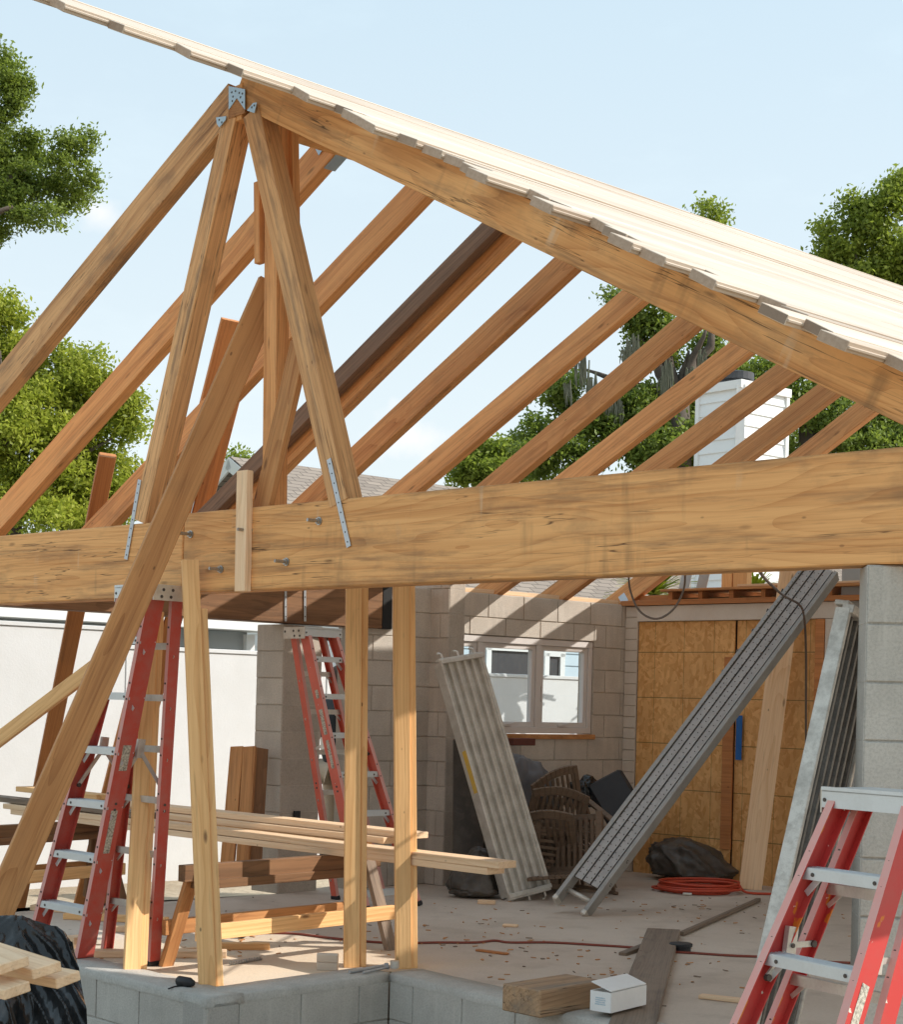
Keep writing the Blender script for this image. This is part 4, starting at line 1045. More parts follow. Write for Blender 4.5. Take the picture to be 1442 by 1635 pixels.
# red cord with plug end
cp_ = [(388, 1491), (420, 1489), (470, 1490), (520, 1496), (570, 1501), (630, 1505), (700, 1504), (760, 1504), (790, 1501), (815, 1504), (880, 1504), (950, 1508), (1010, 1512), (1060, 1518), (1110, 1521), (1170, 1525), (1240, 1528), (1320, 1535), (1390, 1537)]
rc = thing('extension_cord', 'thin dusty red cord trailing across the slab to a round black plug', 'cord', G(388, 1491))
curve_tube('cord', [G(x_, y_, .008) for x_, y_ in cp_], .0075, 'cord', rc)
m = MB(); c = G(386, 1491, .026); m.tube([c - V((.03, 0, 0)), c - V((.02, 0, 0)), c + V((.012, 0, 0)), c + V((.03, 0, 0))], .02, 12, 0, taper=[.014, .025, .025, .012]); m.build('plug', 'black', rc, smooth=True)
# round puck
m = MB(); c = G(1087, 1519, 0); m.tube([c, c + UP * .03, c + UP * .035, c + UP * .05, c + UP * .054], .07, 24, 0, taper=[.062, .062, .072, .072, .066]); o = m.build('drain_cap', 'black', None); tag(o, 'round black cap standing on the slab by the red cord', 'cap')
# orange hose coil
hz_ = thing('hose', 'coiled orange air hose on the slab in front of the boarded opening', 'hose', G(1115, 1421))
c = G(1114, 1421, .012); pts = []
rr = random.Random(3)
for k in range(8):
    ra_, rb2, ox, oy = .30 + rr.uniform(-.05, .055), .25 + rr.uniform(-.05, .05), rr.uniform(-.05, .05), rr.uniform(-.06, .06)
    for i in range(16):
        an = 2 * math.pi * i / 16; pts.append(c + V((ox + ra_ * math.cos(an), oy + rb2 * math.sin(an), .009 * k + .004 * math.sin(an * 2 + k))))
pts += [c + V((.38, -.1, .005)), c + V((.62, -.12, 0)), c + V((.9, -.16, 0))]
curve_tube('hose_loop', pts, .0105, 'hose', hz_, seg=7, sub=4)
m = MB(); q = c + V((-.16, -.28, .0)); m.tube([q, q + V((.07, -.012, 0))], .012, 10); m.build('coupling', 'alu_worn', hz_)
# white box
def open_box(label):
    c = G(987, 1606, .045); yaw = R(-24); X = V((math.cos(yaw), math.sin(yaw), 0)); Yv = V((-math.sin(yaw), math.cos(yaw), 0))
    a0 = G(943, 1612, .05); a1 = G(975, 1617, .05); a2 = G(1031, 1603, .05)
    e1 = V((a1.x - a0.x, a1.y - a0.y, 0)); e2 = V((a2.x - a1.x, a2.y - a1.y, 0)); h = .095
    r_ = thing('cardboard_box', label, 'box', a1)
    m = MB(); t = .003; o = V((a0.x, a0.y, .05))
    n1, n2 = e1.normalized(), e2.normalized()
    m.hexa(o + e1 / 2 + UP * h / 2, e1 / 2, n2 * t, UP * h / 2); m.hexa(o + e1 / 2 + e2 + UP * h / 2, e1 / 2, n2 * t, UP * h / 2)
    m.hexa(o + e2 / 2 + UP * h / 2, e2 / 2, n1 * t, UP * h / 2); m.hexa(o + e1 + e2 / 2 + UP * h / 2, e2 / 2, n1 * t, UP * h / 2)
    m.hexa(o + e1 / 2 + e2 / 2 + UP * .004, e1 / 2, e2 / 2, UP * .003)
    m.build('tray', 'card', r_)
    m = MB(); A = o + e1 + UP * (h + .004); B = o + e1 + e2 + UP * (h + .004); up_ = (-e1 + UP * .035)
    m.add([A, B, B + up_, A + up_, A + UP * .004, B + UP * .004, B + up_ + UP * .004, A + up_ + UP * .004], [(0, 1, 2, 3), (7, 6, 5, 4), (0, 4, 5, 1), (1, 5, 6, 2), (2, 6, 7, 3), (3, 7, 4, 0)])
    m.build('lid', 'card', r_)
    m = MB(); fn = -n2
    for k in range(4): m.hexa(o + e1 * .5 + fn * (t + .001) + UP * (.035 + .010 * k), e1 * (.26 - .03 * (k % 2)), fn * .0006, UP * .003)
    m.build('printed_label', 'print', r_)
open_box('white cardboard box with its lid ajar, sitting on the wide floor plank')

# ------------------------------------------------------------------ draped and lumpy things
def lump(name, label, cat, c, size, mat, seed=1, fold=.18, sub=5, flat=0.0, yaw=0, sharp=3.0, parent=None, skew=0.0, drape=0.0):
    bm = bmesh.new(); bmesh.ops.create_icosphere(bm, subdivisions=sub, radius=1.0)
    rm = Matrix.Rotation(R(yaw), 3, 'Z')
    for v in bm.verts:
        p = v.co.copy(); n1 = mnoise.fractal(p * 1.3 + V((seed, 0, 0)), .8, 2.1, 3); n2 = 1 - abs(mnoise.noise(V((p.x * sharp, p.y * sharp, p.z * 1.2)) + V((seed * 3, 5, 0))))
        n3 = 1 - abs(mnoise.noise(V((p.x * sharp * 2.1, p.y * sharp * 2.1, p.z * 2.6)) + V((seed * 7, 1, 0))))
        k = 1 + fold * (n1 * .9 + n2 * .55 + n3 * .22 - .5)
        if drape:
            th = math.atan2(p.y, p.x); cr_ = 1 - abs(math.sin(th * 4.5 + 2.2 * mnoise.noise(p * 1.4 + V((seed, 2, 0))) + p.z * 1.2)); c2 = 1 - abs(math.sin(th * 11 + 5 * mnoise.noise(p * 2.3 + V((seed, 8, 0)))))
            k = 1 + fold * .5 * n1 + drape * (cr_ ** 2 * .9 + c2 ** 3 * .35 - .3) * (1.05 - max(0, p.z) * .8)
        p = p * k
        if p.z < 0: p.z *= .25; p.xy = p.xy * (1 + .25 * (-v.co.z))
        p = V((p.x * size[0], p.y * size[1], p.z * size[2])); v.co = rm @ p
    zmin = min(v.co.z for v in bm.verts)
    for v in bm.verts: v.co.z -= zmin
    for v in bm.verts: v.co.x -= skew * v.co.z
    me = bpy.data.meshes.new(name); bm.to_mesh(me); bm.free()
    o = link(name, me, mat, Matrix.Translation(c), parent, True)
    if label: tag(o, label, cat)
    return o
lump('tarp_bundle', 'dusty dark tarpaulin bundle lying against the boarded opening behind the orange hose', 'tarpaulin', G(1118, 1404), (.37, .3, .27), 'browntarp', 4, .26, yaw=0, sharp=4.5, skew=.55, drape=.2)
lump('tarp_mound', 'blue-grey tarpaulin mound under the window', 'tarpaulin', V(((835 - CX) / F * 13.6, 13.6, .45)), (.30, .22, .5), 'greytarp', 9, .3, sharp=2.5, drape=.14)
lump('dark_bundle', 'dark brown bundle under the grey tarpaulin mound', 'bundle', V(((850 - CX) / F * 13.55, 13.55, .0)), (.36, .24, .62), 'browntarp', 12, .25)
lump('black_bag', 'small black plastic bag on the pile near the wall corner', 'bag', V(((935 - CX) / F * 13.9, 13.9, .62)), (.15, .12, .2), 'tarp', 15, .35)
board('standing_board', P(748, 1430, 12.95), P(748, 1180, 13.12), .24, .05, V((.1, -1, .1)), 'browntarp', tag_=('dark dusty board standing behind the fluted plank', 'board'))
lump('dark_sack', 'dark sack slumped on the slab at the foot of the pilaster', 'sack', G(757, 1432), (.2, .14, .27), 'browntarp', 22, .25)
cush = board('cushion', P(1012, 1322, 13.5), P(962, 1238, 13.85), .34, .09, V((-.35, -.75, .65)), 'black', bevel=.03, tag_=('dark seat cushion propped on the chair pile by the wall corner', 'cushion'))
m = MB(); c = EW(830, 1184, .12); m.hexa(c, ED * .13, EN * .06, UP * .03); o = m.build('flat_box', 'brick', None, bevel=.004); tag(o, 'flat red-brown box on top of the pile below the window', 'box')

# folded teak chairs
def chair(label, loc, rot):
    r_ = thing('garden_chair', label, 'chair', loc, 'slatted garden chairs in the pile'); r_.rotation_euler = [R(a) for a in rot]
    def loc_part(name, mb, mat='teak'):
        me_o = mb.build(name, mat, None, None, bevel=.004); me_o.parent = r_; return me_o
    W_ = .46
    for sg in (-1, 1):
        m = MB(); m.bar(V((sg * W_ / 2, -.24, 0)), V((sg * W_ / 2, .2, .62)), .04, .026, V((1, 0, 0))); loc_part('leg', m)
        m = MB(); m.bar(V((sg * (W_ / 2 - .035), .28, 0)), V((sg * (W_ / 2 - .035), -.2, .44)), .04, .026, V((1, 0, 0))); loc_part('leg', m)
        m = MB(); m.bar(V((sg * (W_ / 2 + .02), -.24, .64)), V((sg * (W_ / 2 + .02), .26, .66)), .05, .024, UP); loc_part('arm', m)
    m = MB(); m.bar(V((-W_ / 2, .17, .44)), V((W_ / 2, .17, .44)), .05, .024, UP); m.bar(V((-W_ / 2, -.24, .44)), V((W_ / 2, -.24, .44)), .05, .024, UP)
    for k in range(9): x_ = -W_ / 2 + .04 + (W_ - .08) * k / 8; m.bar(V((x_, -.24, .455)), V((x_, .17, .445)), .03, .016, UP)
    for sg in (-1, 1): m.bar(V((sg * (W_ / 2 - .012), -.26, .44)), V((sg * (W_ / 2 - .012), .19, .44)), .024, .04, UP)
    loc_part('seat', m)
    m = MB()
    for sg in (-1, 1): m.bar(V((sg * (W_ / 2 - .015), .19, .42)), V((sg * (W_ / 2 - .015), .33, .92)), .045, .026, V((0, -1, .2)))
    n_ = 10
    for i in range(n_):
        x0, x1 = -W_ / 2 + W_ * i / n_, -W_ / 2 + W_ * (i + 1) / n_; h0, h1 = .90 + .05 * math.cos(x0 / W_ * math.pi), .90 + .05 * math.cos(x1 / W_ * math.pi)
        m.bar(V((x0, .33, h0)), V((x1, .33, h1)), .07, .026, V((0, -1, .2)))
    m.bar(V((-W_ / 2 + .01, .21, .5)), V((W_ / 2 - .01, .21, .5)), .05, .024, V((0, -1, .2)))
    for k in range(8): x_ = -W_ / 2 + .05 + (W_ - .1) * k / 7; m.bar(V((x_, .213, .5)), V((x_, .325, .9)), .026, .014, V((0, -1, .2)))
    loc_part('backrest', m)
    return r_
cx_ = lambda px, Y: (px - CX) / F * Y
chair('slatted garden chair in the pile, upright, its rounded back behind the fluted plank', (cx_(860, 13.5), 13.5, -.1), (-6, -7, 190))
chair('slatted garden chair in the pile, dark square back turned to the camera', (cx_(897, 13.3), 13.3, -.2), (-14, 6, 172))
chair('slatted garden chair stacked highest in the pile, seat slats tipped toward the camera', (cx_(925, 13.6), 13.5, .0), (27, -20, 32))
chair('slatted garden chair lying on its back at the front of the pile', (cx_(950, 13.2), 13.25, .25), (-74, 6, 160))
chair('slatted garden chair lying sideways behind the walkboard, legs to the right', (cx_(985, 13.1), 13.2, .2), (10, 82, 200))

# black sheet and boards at lower left
def black_sheet():
    bm = bmesh.new(); nu, nv = 70, 60
    o = P(-60, 1470, 7.35)
    ridge = [(-80, 1462), (0, 1457), (50, 1468), (104, 1494), (118, 1530), (128, 1590), (140, 1660)]
    grid = []
    for j in range(nv + 1):
        row = []
        for i in range(nu + 1):
            u, v = i / nu, j / nv
            # top outline: high on the left, rounding down to the right; then draping toward the camera
            xx = -80 + 218 * u
            ytop = 1460 + 5 * (1 - u) + max(0, (u - .42)) ** 2 * 140
            Yd = 7.6 - .75 * v
            yy = ytop + (1700 - ytop) * v ** 1.25
            if u > .84: xx = -80 + 218 * .84 + (u - .84) * 218 * (.35 + v * 1.0)
            p = P(xx, yy, Yd + .12 * math.sin(v * 3.0))
            f1 = mnoise.noise(V((u * 3.5 + v * 2.2, v * 1.6, 2.0))); f2 = 1 - abs(mnoise.noise(V((u * 5 - v * 3.2, v * 1.6 + u * 2, 5.0)))); f3 = 1 - abs(mnoise.noise(V((u * 17 + v * 6, v * 8, 7.0))))
            p += V((.2, -.75, .45)) * ((.35 + .65 * v) * (.06 * f1 + .11 * (f2 ** 4 - .4)) + .012 * (f3 ** 4 - .4))
            row.append(bm.verts.new(p))
        grid.append(row)
    for j in range(nv):
        for i in range(nu): bm.faces.new((grid[j][i], grid[j][i + 1], grid[j + 1][i + 1], grid[j + 1][i]))
    me = bpy.data.meshes.new('plastic_sheet'); bm.to_mesh(me); bm.free()
    o = link('plastic_sheet', me, 'tarp', None, None, True); tag(o, 'black plastic sheet draped over a heap at the lower left', 'plastic sheet')
black_sheet()
def offcut(label, a, b, Ya, Yb, w_, t_=.042, mat='pale'):
    board('pine_board', P(*a, Ya), P(*b, Yb), w_, t_, V((.0, -.3, 1)), mat, tag_=(label, 'board', 'boards stacked on the black plastic sheet'), bevel=.004)
offcut('pale board on the black sheet, lowest and reaching farthest right', (-40, 1528), (108, 1556), 7.2, 6.72, .12)
offcut('pale board on the black sheet with a bright split end, middle of the stack', (-40, 1504), (74, 1541), 7.1, 6.6, .13)
offcut('pale board on the black sheet at the frame edge, top of the stack', (-90, 1490), (22, 1533), 6.95, 6.5, .13)
offcut('short thick board end under the other boards on the black sheet', (-80, 1548), (26, 1573), 6.85, 6.45, .12)

# ------------------------------------------------------------------ garden wall, neighbour's house, chimney
GA = P(345, 1111, 16.5); GN = EN
def gpt(px, off=0.0):
    p = on_plane(px, 1100, GA + GN * off, GN); p.z = 0; return p
def gwall(x0, x1, ztop):
    a, b = gpt(x0), gpt(x1); d = (b - a); L = d.length; d.normalize()
    m = MB(); m.hexa((a + b) / 2 + UP * (ztop + GZ - .2) / 2 - GN * .1, d * (L / 2), GN * .1, UP * (ztop - GZ + .2) / 2)
    m.hexa((a + b) / 2 + UP * (ztop + .022) - GN * .1, d * (L / 2), GN * .115, UP * .02)
    return m
gw = thing('garden_wall', 'white rendered garden wall behind the building, stepping down to the right', 'wall', gpt(100) + UP * GZ)
for (x0, x1, z_) in ((-420, 199, 2.10), (200.5, 520, 1.93), (522, 1500, 1.80)):
    gwall(x0, x1, z_).build('wall_panel', 'stucco', gw, wall_frame(gpt(x0), ED, EN), bevel=.004)

def lap(mb, o, xd, nrm, L, z0, z1, pitch=.18, mi=0, clip=None):
    n_ = int((z1 - z0) / pitch)
    for k in range(n_ + 1):
        a, b = z0 + k * pitch, min(z1, z0 + (k + 1) * pitch)
        if b - a < .01: continue
        x0, x1 = 0, L
        if clip:
            x0, x1 = clip((a + b) / 2)
            if x1 - x0 < .05: continue
        p = o + xd * x0 + UP * a; q = o + xd * x1 + UP * a; t = UP * (b - a)
        mb.add([p + nrm * .022, q + nrm * .022, q + t + nrm * .004, p + t + nrm * .004, p, q, q + t, p + t],
               [(0, 1, 2, 3), (0, 4, 5, 1), (1, 5, 6, 2), (3, 2, 6, 7), (0, 3, 7, 4), (4, 7, 6, 5)], mi)
nh = thing('neighbour_house', 'neighbour house with pale siding and a brown shingle gable roof beyond the wall', 'house', (0, 0, 0))
HO = on_plane(612, 1100, GA - GN * 4.5, GN); HO.z = GZ; nh.location = HO
HL, HWd, hz1 = 15.0, 7.0, 3.25
m = MB(); lap(m, HO, ED, EN, HL, 0, hz1 - GZ, .19)
side_o = HO - EN * HWd
def gclip(z):
    zz = z + GZ
    if zz < hz1: return (0, HWd)
    f = (zz - hz1) / (HWd / 2 * .55); return (HWd / 2 * f, HWd - HWd / 2 * f)
hb_ = m.build('front_wall', 'siding', nh)
m = MB(); lap(m, side_o, EN, -ED, HWd, 0, hz1 - GZ + HWd / 2 * .55 - .05, .19, 0, gclip); m.build('gable_wall', 'siding_white', nh)
m = MB(); m.hexa(HO + ED * HL / 2 - EN * HWd / 2 + UP * (hz1 - GZ) / 2, ED * (HL / 2 - .03), EN * (HWd / 2 - .03), UP * ((hz1 - GZ) / 2 - .01)); m.build('core', 'siding', nh)
rz = hz1 + HWd / 2 * .55
ra_ = HO - EN * HWd / 2; ra_.z = rz + .1
def roofslab(sgn):
    ev = (EN * sgn * 1.0 - UP * .55).normalized(); Lr = (HWd / 2 + .45) * math.sqrt(1 + .55 ** 2)
    nz_ = ED.cross(ev); nz_ = nz_ if nz_.z > 0 else -nz_
    o_ = ra_ - ED * .5; fr = Matrix((ED, ev, nz_)).transposed().to_4x4(); fr.translation = o_
    m = MB(); m.hexa(o_ + ED * (HL + 1) / 2 + ev * Lr / 2 + nz_ * .02, ED * (HL + 1) / 2, ev * Lr / 2, nz_ * .02); m.build('roof', 'shingle', nh, fr)
    m = MB(); m.hexa(o_ + ev * Lr / 2 - nz_ * .08, ED * .02, ev * Lr / 2, nz_ * .095); m.build('fascia', 'whitepaint', nh)
    m = MB(); m.hexa(o_ + ED * (HL + 1) / 2 + ev * (Lr + .02) - nz_ * .06, ED * (HL + 1) / 2, ev * .02, nz_ * .08); m.build('gutter', 'whitepaint', nh)
roofslab(1); roofslab(-1)
def hwin(pxa, pxb, z0, z1):
    a, b = on_plane(pxa, 1100, HO, EN), on_plane(pxb, 1100, HO, EN); a.z = b.z = 0
    m = MB(); c = (a + b) / 2 + UP * (z0 + z1) / 2; hx = (b - a) / 2
    for (cc, ax, az) in ((UP * (z1 - z0) / 2, hx + ED * .06, UP * .05), (-UP * (z1 - z0) / 2, hx + ED * .06, UP * .05), (hx, ED * .05, UP * (z1 - z0) / 2), (-hx, ED * .05, UP * (z1 - z0) / 2)):
        m.hexa(c + cc + EN * .04, ax, EN * .03, az)
    w_ = m.build('window', 'whitepaint', nh)
    m = MB(); m.hexa(c + EN * .025, hx - ED * .05, EN * .01, UP * ((z1 - z0) / 2 - .05)); m.build('pane', 'cap', w_)
hwin(775, 852, 1.35, 2.35); hwin(868, 893, 1.3, 2.3); hwin(660, 700, 1.3, 2.3)
# low garage at the left of it
ga = thing('neighbour_garage', 'low grey garage with white trim seen over the garden wall between ladder and pillar', 'garage', gpt(300, -2.0) + UP * GZ)
def gar(px0, px1, off, z1, matw):
    a, b = on_plane(px0, 1100, GA - GN * off, GN), on_plane(px1, 1100, GA - GN * off, GN); a.z = b.z = GZ; L = (b - a).length
    m = MB(); lap(m, a, ED, EN, L, 0, z1 - GZ, .22); m.hexa((a + b) / 2 - EN * 1.5 + UP * (z1 - GZ) / 2, ED * L / 2, EN * 1.48, UP * (z1 - GZ) / 2)
    return m, a, b
m, a, b = gar(-300, 392, 2.6, 2.28, 'grey'); m.build('wall', 'grey', ga)
z1 = 2.28
m = MB(); m.hexa((a + b) / 2 + UP * (z1 + .09 - GZ) + EN * .12, ED * ((b - a).length / 2 + .2), EN * .3, UP * .085); m.build('fascia', 'whitepaint', ga)
m = MB(); m.hexa((a + b) / 2 + UP * (z1 + .2 - GZ) - EN * 1.2, ED * ((b - a).length / 2 + .2), EN * 1.6, UP * .02); m.build('flat_roof', 'grey', ga)
for px in (392, 303):
    q = on_plane(px, 1100, GA - GN * 2.6, GN); q.z = GZ; m = MB(); m.hexa(q + UP * 1.3 + EN * .04, ED * .06, EN * .05, UP * 1.3); m.build('corner_trim', 'whitepaint', ga)
# chimney chase
ch0 = P(1171, 1100, 21.5); ch0.z = GZ
ch = thing('chimney', 'white clapboard chimney with a dark round cap behind the right rafters', 'chimney', ch0)
cl, crr = V((-.66, .75, 0)), V((.78, .62, 0)); zc_ = P(1171, 607, 21.5).z
wl, wr = .71, .92
m = MB(); lap(m, ch0 + crr * 0, crr, V((.62, -.78, 0)), wr, 2.2, zc_ - GZ - .12, .17); lap(m, ch0 + cl * wl, -cl, V((-.75, -.66, 0)), wl, 2.2, zc_ - GZ - .12, .17)
m.hexa(ch0 + crr * wr / 2 + cl * wl / 2 + UP * (zc_ - GZ - .1) / 2, crr * wr / 2, cl * wl / 2, UP * (zc_ - GZ - .1) / 2); m.build('chase', 'siding_white', ch)
m = MB(); nb = V((-.05, -1, 0))
m.hexa(ch0 + UP * (zc_ - GZ) / 2 + nb * .012, crr * .04 - cl * .04, nb * .03, UP * ((zc_ - GZ) / 2 - .06))
m.hexa(ch0 + crr * wr + UP * (zc_ - GZ) / 2, crr * .03, V((.62, -.78, 0)) * .04, UP * ((zc_ - GZ) / 2 - .06)); m.hexa(ch0 + cl * wl + UP * (zc_ - GZ) / 2, cl * .03, V((-.75, -.66, 0)) * .04, UP * ((zc_ - GZ) / 2 - .06)); m.build('corner_board', 'whitepaint', ch)
m = MB(); m.hexa(ch0 + crr * wr / 2 + cl * wl / 2 + UP * (zc_ - GZ - .05), crr * (wr / 2 + .05), cl * (wl / 2 + .05), UP * .055); m.build('crown', 'whitepaint', ch)
c = ch0 + crr * wr * .3 + cl * wl * .45; c.z = zc_ + .005; m = MB(); m.tube([c, c + UP * .06, c + UP * .065, c + UP * .16, c + UP * .19], .2, 20, 0, taper=[.19, .19, .24, .24, .12]); m.build('chimney_cap', 'cap', ch)

# ------------------------------------------------------------------ person in the doorway
def person(label, px, Y, z0):
    x0 = (px - CX) / F * Y; r_ = thing('person', label, 'person', (x0, Y, z0))
    def skin(name, verts, edges, radii, mat, root_i=0, sub=2):
        me = bpy.data.meshes.new(name); me.from_pydata(verts, edges, [])
        o = link(name, me, mat, None, None); o.parent = r_; md = o.modifiers.new('skin', 'SKIN'); md.use_smooth_shade = True
        for i, rr_ in enumerate(radii): me.skin_vertices[0].data[i].radius = (rr_, rr_) if not isinstance(rr_, tuple) else rr_
        me.skin_vertices[0].data[root_i].use_root = True
        s_ = o.modifiers.new('sub', 'SUBSURF'); s_.levels = sub; s_.render_levels = sub; return o
    # body (skin): one continuous figure, arms bent forward as if working, facing right and away
    vs = [(0, 0, .93), (0, .01, 1.12), (0, .02, 1.32), (0, .03, 1.43), (.0, .0, 1.52), (0, -.02, 1.58),
          (.1, 0, .9), (.12, -.03, .5), (.12, .03, .08), (.12, -.12, .03), (-.1, 0, .9), (-.13, -.02, .5), (-.14, .04, .08), (-.14, -.11, .03),
          (.2, .03, 1.41), (.27, .03, 1.12), (.2, -.2, 1.05), (-.2, .03, 1.41), (-.28, .0, 1.13), (-.2, -.24, 1.08)]
    es = [(0, 1), (1, 2), (2, 3), (3, 4), (4, 5), (0, 6), (6, 7), (7, 8), (8, 9), (0, 10), (10, 11), (11, 12), (12, 13), (3, 14), (14, 15), (15, 16), (3, 17), (17, 18), (18, 19)]
    rad = [.13, .13, .15, .1, .055, .05, .09, .062, .045, .035, .09, .062, .045, .035, .06, .045, .032, .06, .045, .032]
    body = skin('body', vs, es, rad, 'skin')
    bm = bmesh.new(); bmesh.ops.create_uvsphere(bm, u_segments=24, v_segments=18, radius=1)
    for v in bm.verts:
        x, y, z = v.co; w_ = .075 * (1 - .18 * max(0, -z)); v.co = (x * w_, y * .095, 1.66 + z * .115)
        if y < -.8 and abs(x) < .25 and -.3 < z < .15: v.co.y -= .018 * (1 - abs(x) / .25)
    me = bpy.data.meshes.new('head'); bm.to_mesh(me); bm.free(); o = link('head', me, 'skin', None, None, True); o.parent = r_
    m = MB()
    for sg in (-1, 1): m.tube([V((sg * .03, -.083, 1.672)), V((sg * .03, -.09, 1.672))], .011, 10)
    m.tube([V((-.025, -.087, 1.61)), V((.025, -.087, 1.61))], .005, 6); o2 = m.build('face', 'eye', None); o2.parent = o
    for sg in (-1, 1):
        m = MB(); m.tube([V((sg * .07, .0, 1.63)), V((sg * .083, .012, 1.66)), V((sg * .078, .012, 1.69))], .012, 8); e = m.build('ear', 'skin', None, smooth=True); e.parent = o
    bm = bmesh.new(); bmesh.ops.create_uvsphere(bm, u_segments=24, v_segments=16, radius=1)
    bmesh.ops.delete(bm, geom=[v for v in bm.verts if v.co.z < .25 and v.co.y < .2 or v.co.z < -.45], context='VERTS')
    for v in bm.verts: v.co = (v.co.x * .081, v.co.y * .101, 1.665 + v.co.z * .12)
    me = bpy.data.meshes.new('hair'); bm.to_mesh(me); bm.free(); h_ = link('hair', me, 'hair', None, None, True); h_.parent = r_
    for sg, hb in ((1, V((.2, -.2, 1.05))), (-1, V((-.2, -.24, 1.08)))):
        hand = []; hv = [tuple(hb), tuple(hb + V((-.01 * sg, -.06, .01))), tuple(hb + V((-.015 * sg, -.1, .01)))]; he = [(0, 1), (1, 2)]; hr = [.026, .034, .028]
        for k in range(4):
            b0 = hb + V(((k - 1.5) * .018, -.1, .01)); i = len(hv)
            hv += [tuple(b0 + V((0, -.035, -.005 - .004 * k))), tuple(b0 + V((0, -.06 + .006 * abs(k - 1), -.028)))]; he += [(2, i), (i, i + 1)]; hr += [.009, .007]
        i = len(hv); hv += [tuple(hb + V((-.035 * sg, -.06, .0))), tuple(hb + V((-.042 * sg, -.09, -.01)))]; he += [(1, i), (i, i + 1)]; hr += [.010, .008]
        skin('hand', hv, he, hr, 'skin', 0, 1)
    skin('shirt', [(0, 0, .84), (0, .005, 1.1), (0, .02, 1.3), (0, .03, 1.42), (.2, .03, 1.40), (.265, .03, 1.2), (-.2, .03, 1.40), (-.27, .01, 1.2), (0, .02, 1.475)],
         [(0, 1), (1, 2), (2, 3), (3, 4), (4, 5), (3, 6), (6, 7), (3, 8)], [(.19, .15), (.185, .15), (.2, .16), (.13, .12), .09, .072, .09, .072, .07], 'shirt')
    skin('trousers', [(0, 0, .9), (.1, 0, .84), (.12, -.03, .5), (.12, .03, .1), (-.1, 0, .84), (-.13, -.02, .5), (-.14, .04, .1)], [(0, 1), (1, 2), (2, 3), (0, 4), (4, 5), (5, 6)],
         [(.16, .13), .11, .085, .07, .11, .085, .07], 'trouser')
    for sg, x_ in ((1, .12), (-1, -.14)):
        m = MB(); m.tube([V((x_, .08, .05)), V((x_, .02, .055)), V((x_, -.08, .05)), V((x_, -.17, .035)), V((x_, -.19, .03))], .05, 12, 0, taper=[.04, .052, .048, .042, .02]); s_ = m.build('shoe', 'black', None, smooth=True); s_.parent = r_
    r_.rotation_euler.z = R(120); return r_
person('person in a dark shirt and khaki trousers, mostly hidden behind the ladder and post', 541, 14.6, GZ + .37)

# ------------------------------------------------------------------ trees
def leaves_obj(name, parent, mat, blobs, n, size, seed=0, shell=.5, sun=V((.8, -.3, .5)), hang=0.0, clumps=11):
    """blobs: list of (centre, (rx,ry,rz), weight); many small leaf faces through the crown's volume in twig clusters"""
    rg = np.random.RandomState(seed)
    sub_b = []
    for (c_, r3, wt) in blobs:       # break every crown mass into uneven sub-clumps so sky shows between them
        c_, r3 = np.array(c_), np.array(r3); m_ = clumps
        for q in range(m_):
            dd = rg.normal(size=3); dd /= np.linalg.norm(dd); rr_ = rg.uniform(.45, 1.05); f_ = rg.uniform(.26, .52)
            sub_b.append((tuple(c_ + dd * r3 * rr_), tuple(r3 * f_ * np.array([1.15, 1.15, .8])), wt * f_ * f_))
    blobs = sub_b; vs = []; ws = np.array([b[2] for b in blobs], float); ws /= ws.sum()
    allc, allt = [], []
    for b, wgt in zip(blobs, ws):
        k = max(8, int(n * wgt)); ntw = max(4, k // 26)
        d = rg.normal(size=(ntw, 3)); d /= np.linalg.norm(d, axis=1)[:, None]; rad = (shell + (1 - shell) * rg.rand(ntw)) ** .6
        rad *= (.8 + .35 * np.sin(d[:, 0] * 5 + seed) * np.sin(d[:, 2] * 4 + d[:, 1] * 6))
        tw = d * rad[:, None] * np.array(b[1])[None, :] + np.array(b[0])[None, :]
        kp = np.array([mnoise.noise(V(tuple(p)) * (1.1 / max(.25, b[1][0])) * 1.6 + V((seed, 0, 0))) > -.02 or rg.rand() < .10 for p in tw])
        if kp.sum() > 3: tw, d = tw[kp], d[kp]; ntw = len(tw)
        tw = tw + d * (rg.rand(ntw)[:, None] ** 3) * .5 * np.array(b[1])[None, :]
        idx = rg.randint(0, ntw, k); spread = size * 2.6
        pts = tw[idx] + rg.normal(size=(k, 3)) * spread * np.array([1, 1, .7])
        allc.append(pts)
        tt = .35 + .35 * (d[idx] @ np.array(sun)) + .25 * rg.rand(k) + .18 * rg.rand(ntw)[idx]  # tint rises toward the sun side, sunlight painted into the leaf colour
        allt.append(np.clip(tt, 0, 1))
    c = np.concatenate(allc); t = np.concatenate(allt); k = len(c)
    a = rg.normal(size=(k, 3)); a /= np.linalg.norm(a, axis=1)[:, None]
    b_ = rg.normal(size=(k, 3)); b_ -= (b_ * a).sum(1)[:, None] * a; b_ /= np.linalg.norm(b_, axis=1)[:, None]
    s1_ = size * (.6 + .8 * rg.rand(k))[:, None]; s2_ = s1_ * .5
    q = np.stack([c - a * s1_, c + b_ * s2_, c + a * s1_, c - b_ * s2_], 1).reshape(-1, 3)
    me = bpy.data.meshes.new(name); me.vertices.add(4 * k); me.vertices.foreach_set('co', q.ravel()); me.loops.add(4 * k); me.loops.foreach_set('vertex_index', np.arange(4 * k))
    me.polygons.add(k); me.polygons.foreach_set('loop_start', np.arange(k) * 4); me.polygons.foreach_set('loop_total', np.full(k, 4)); me.update(calc_edges=True)
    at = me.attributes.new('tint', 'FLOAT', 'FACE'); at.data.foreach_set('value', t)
    off = wmat(parent).translation; me.transform(Matrix.Translation(-off))
    return link(name, me, mat, Matrix.Translation(off), parent)
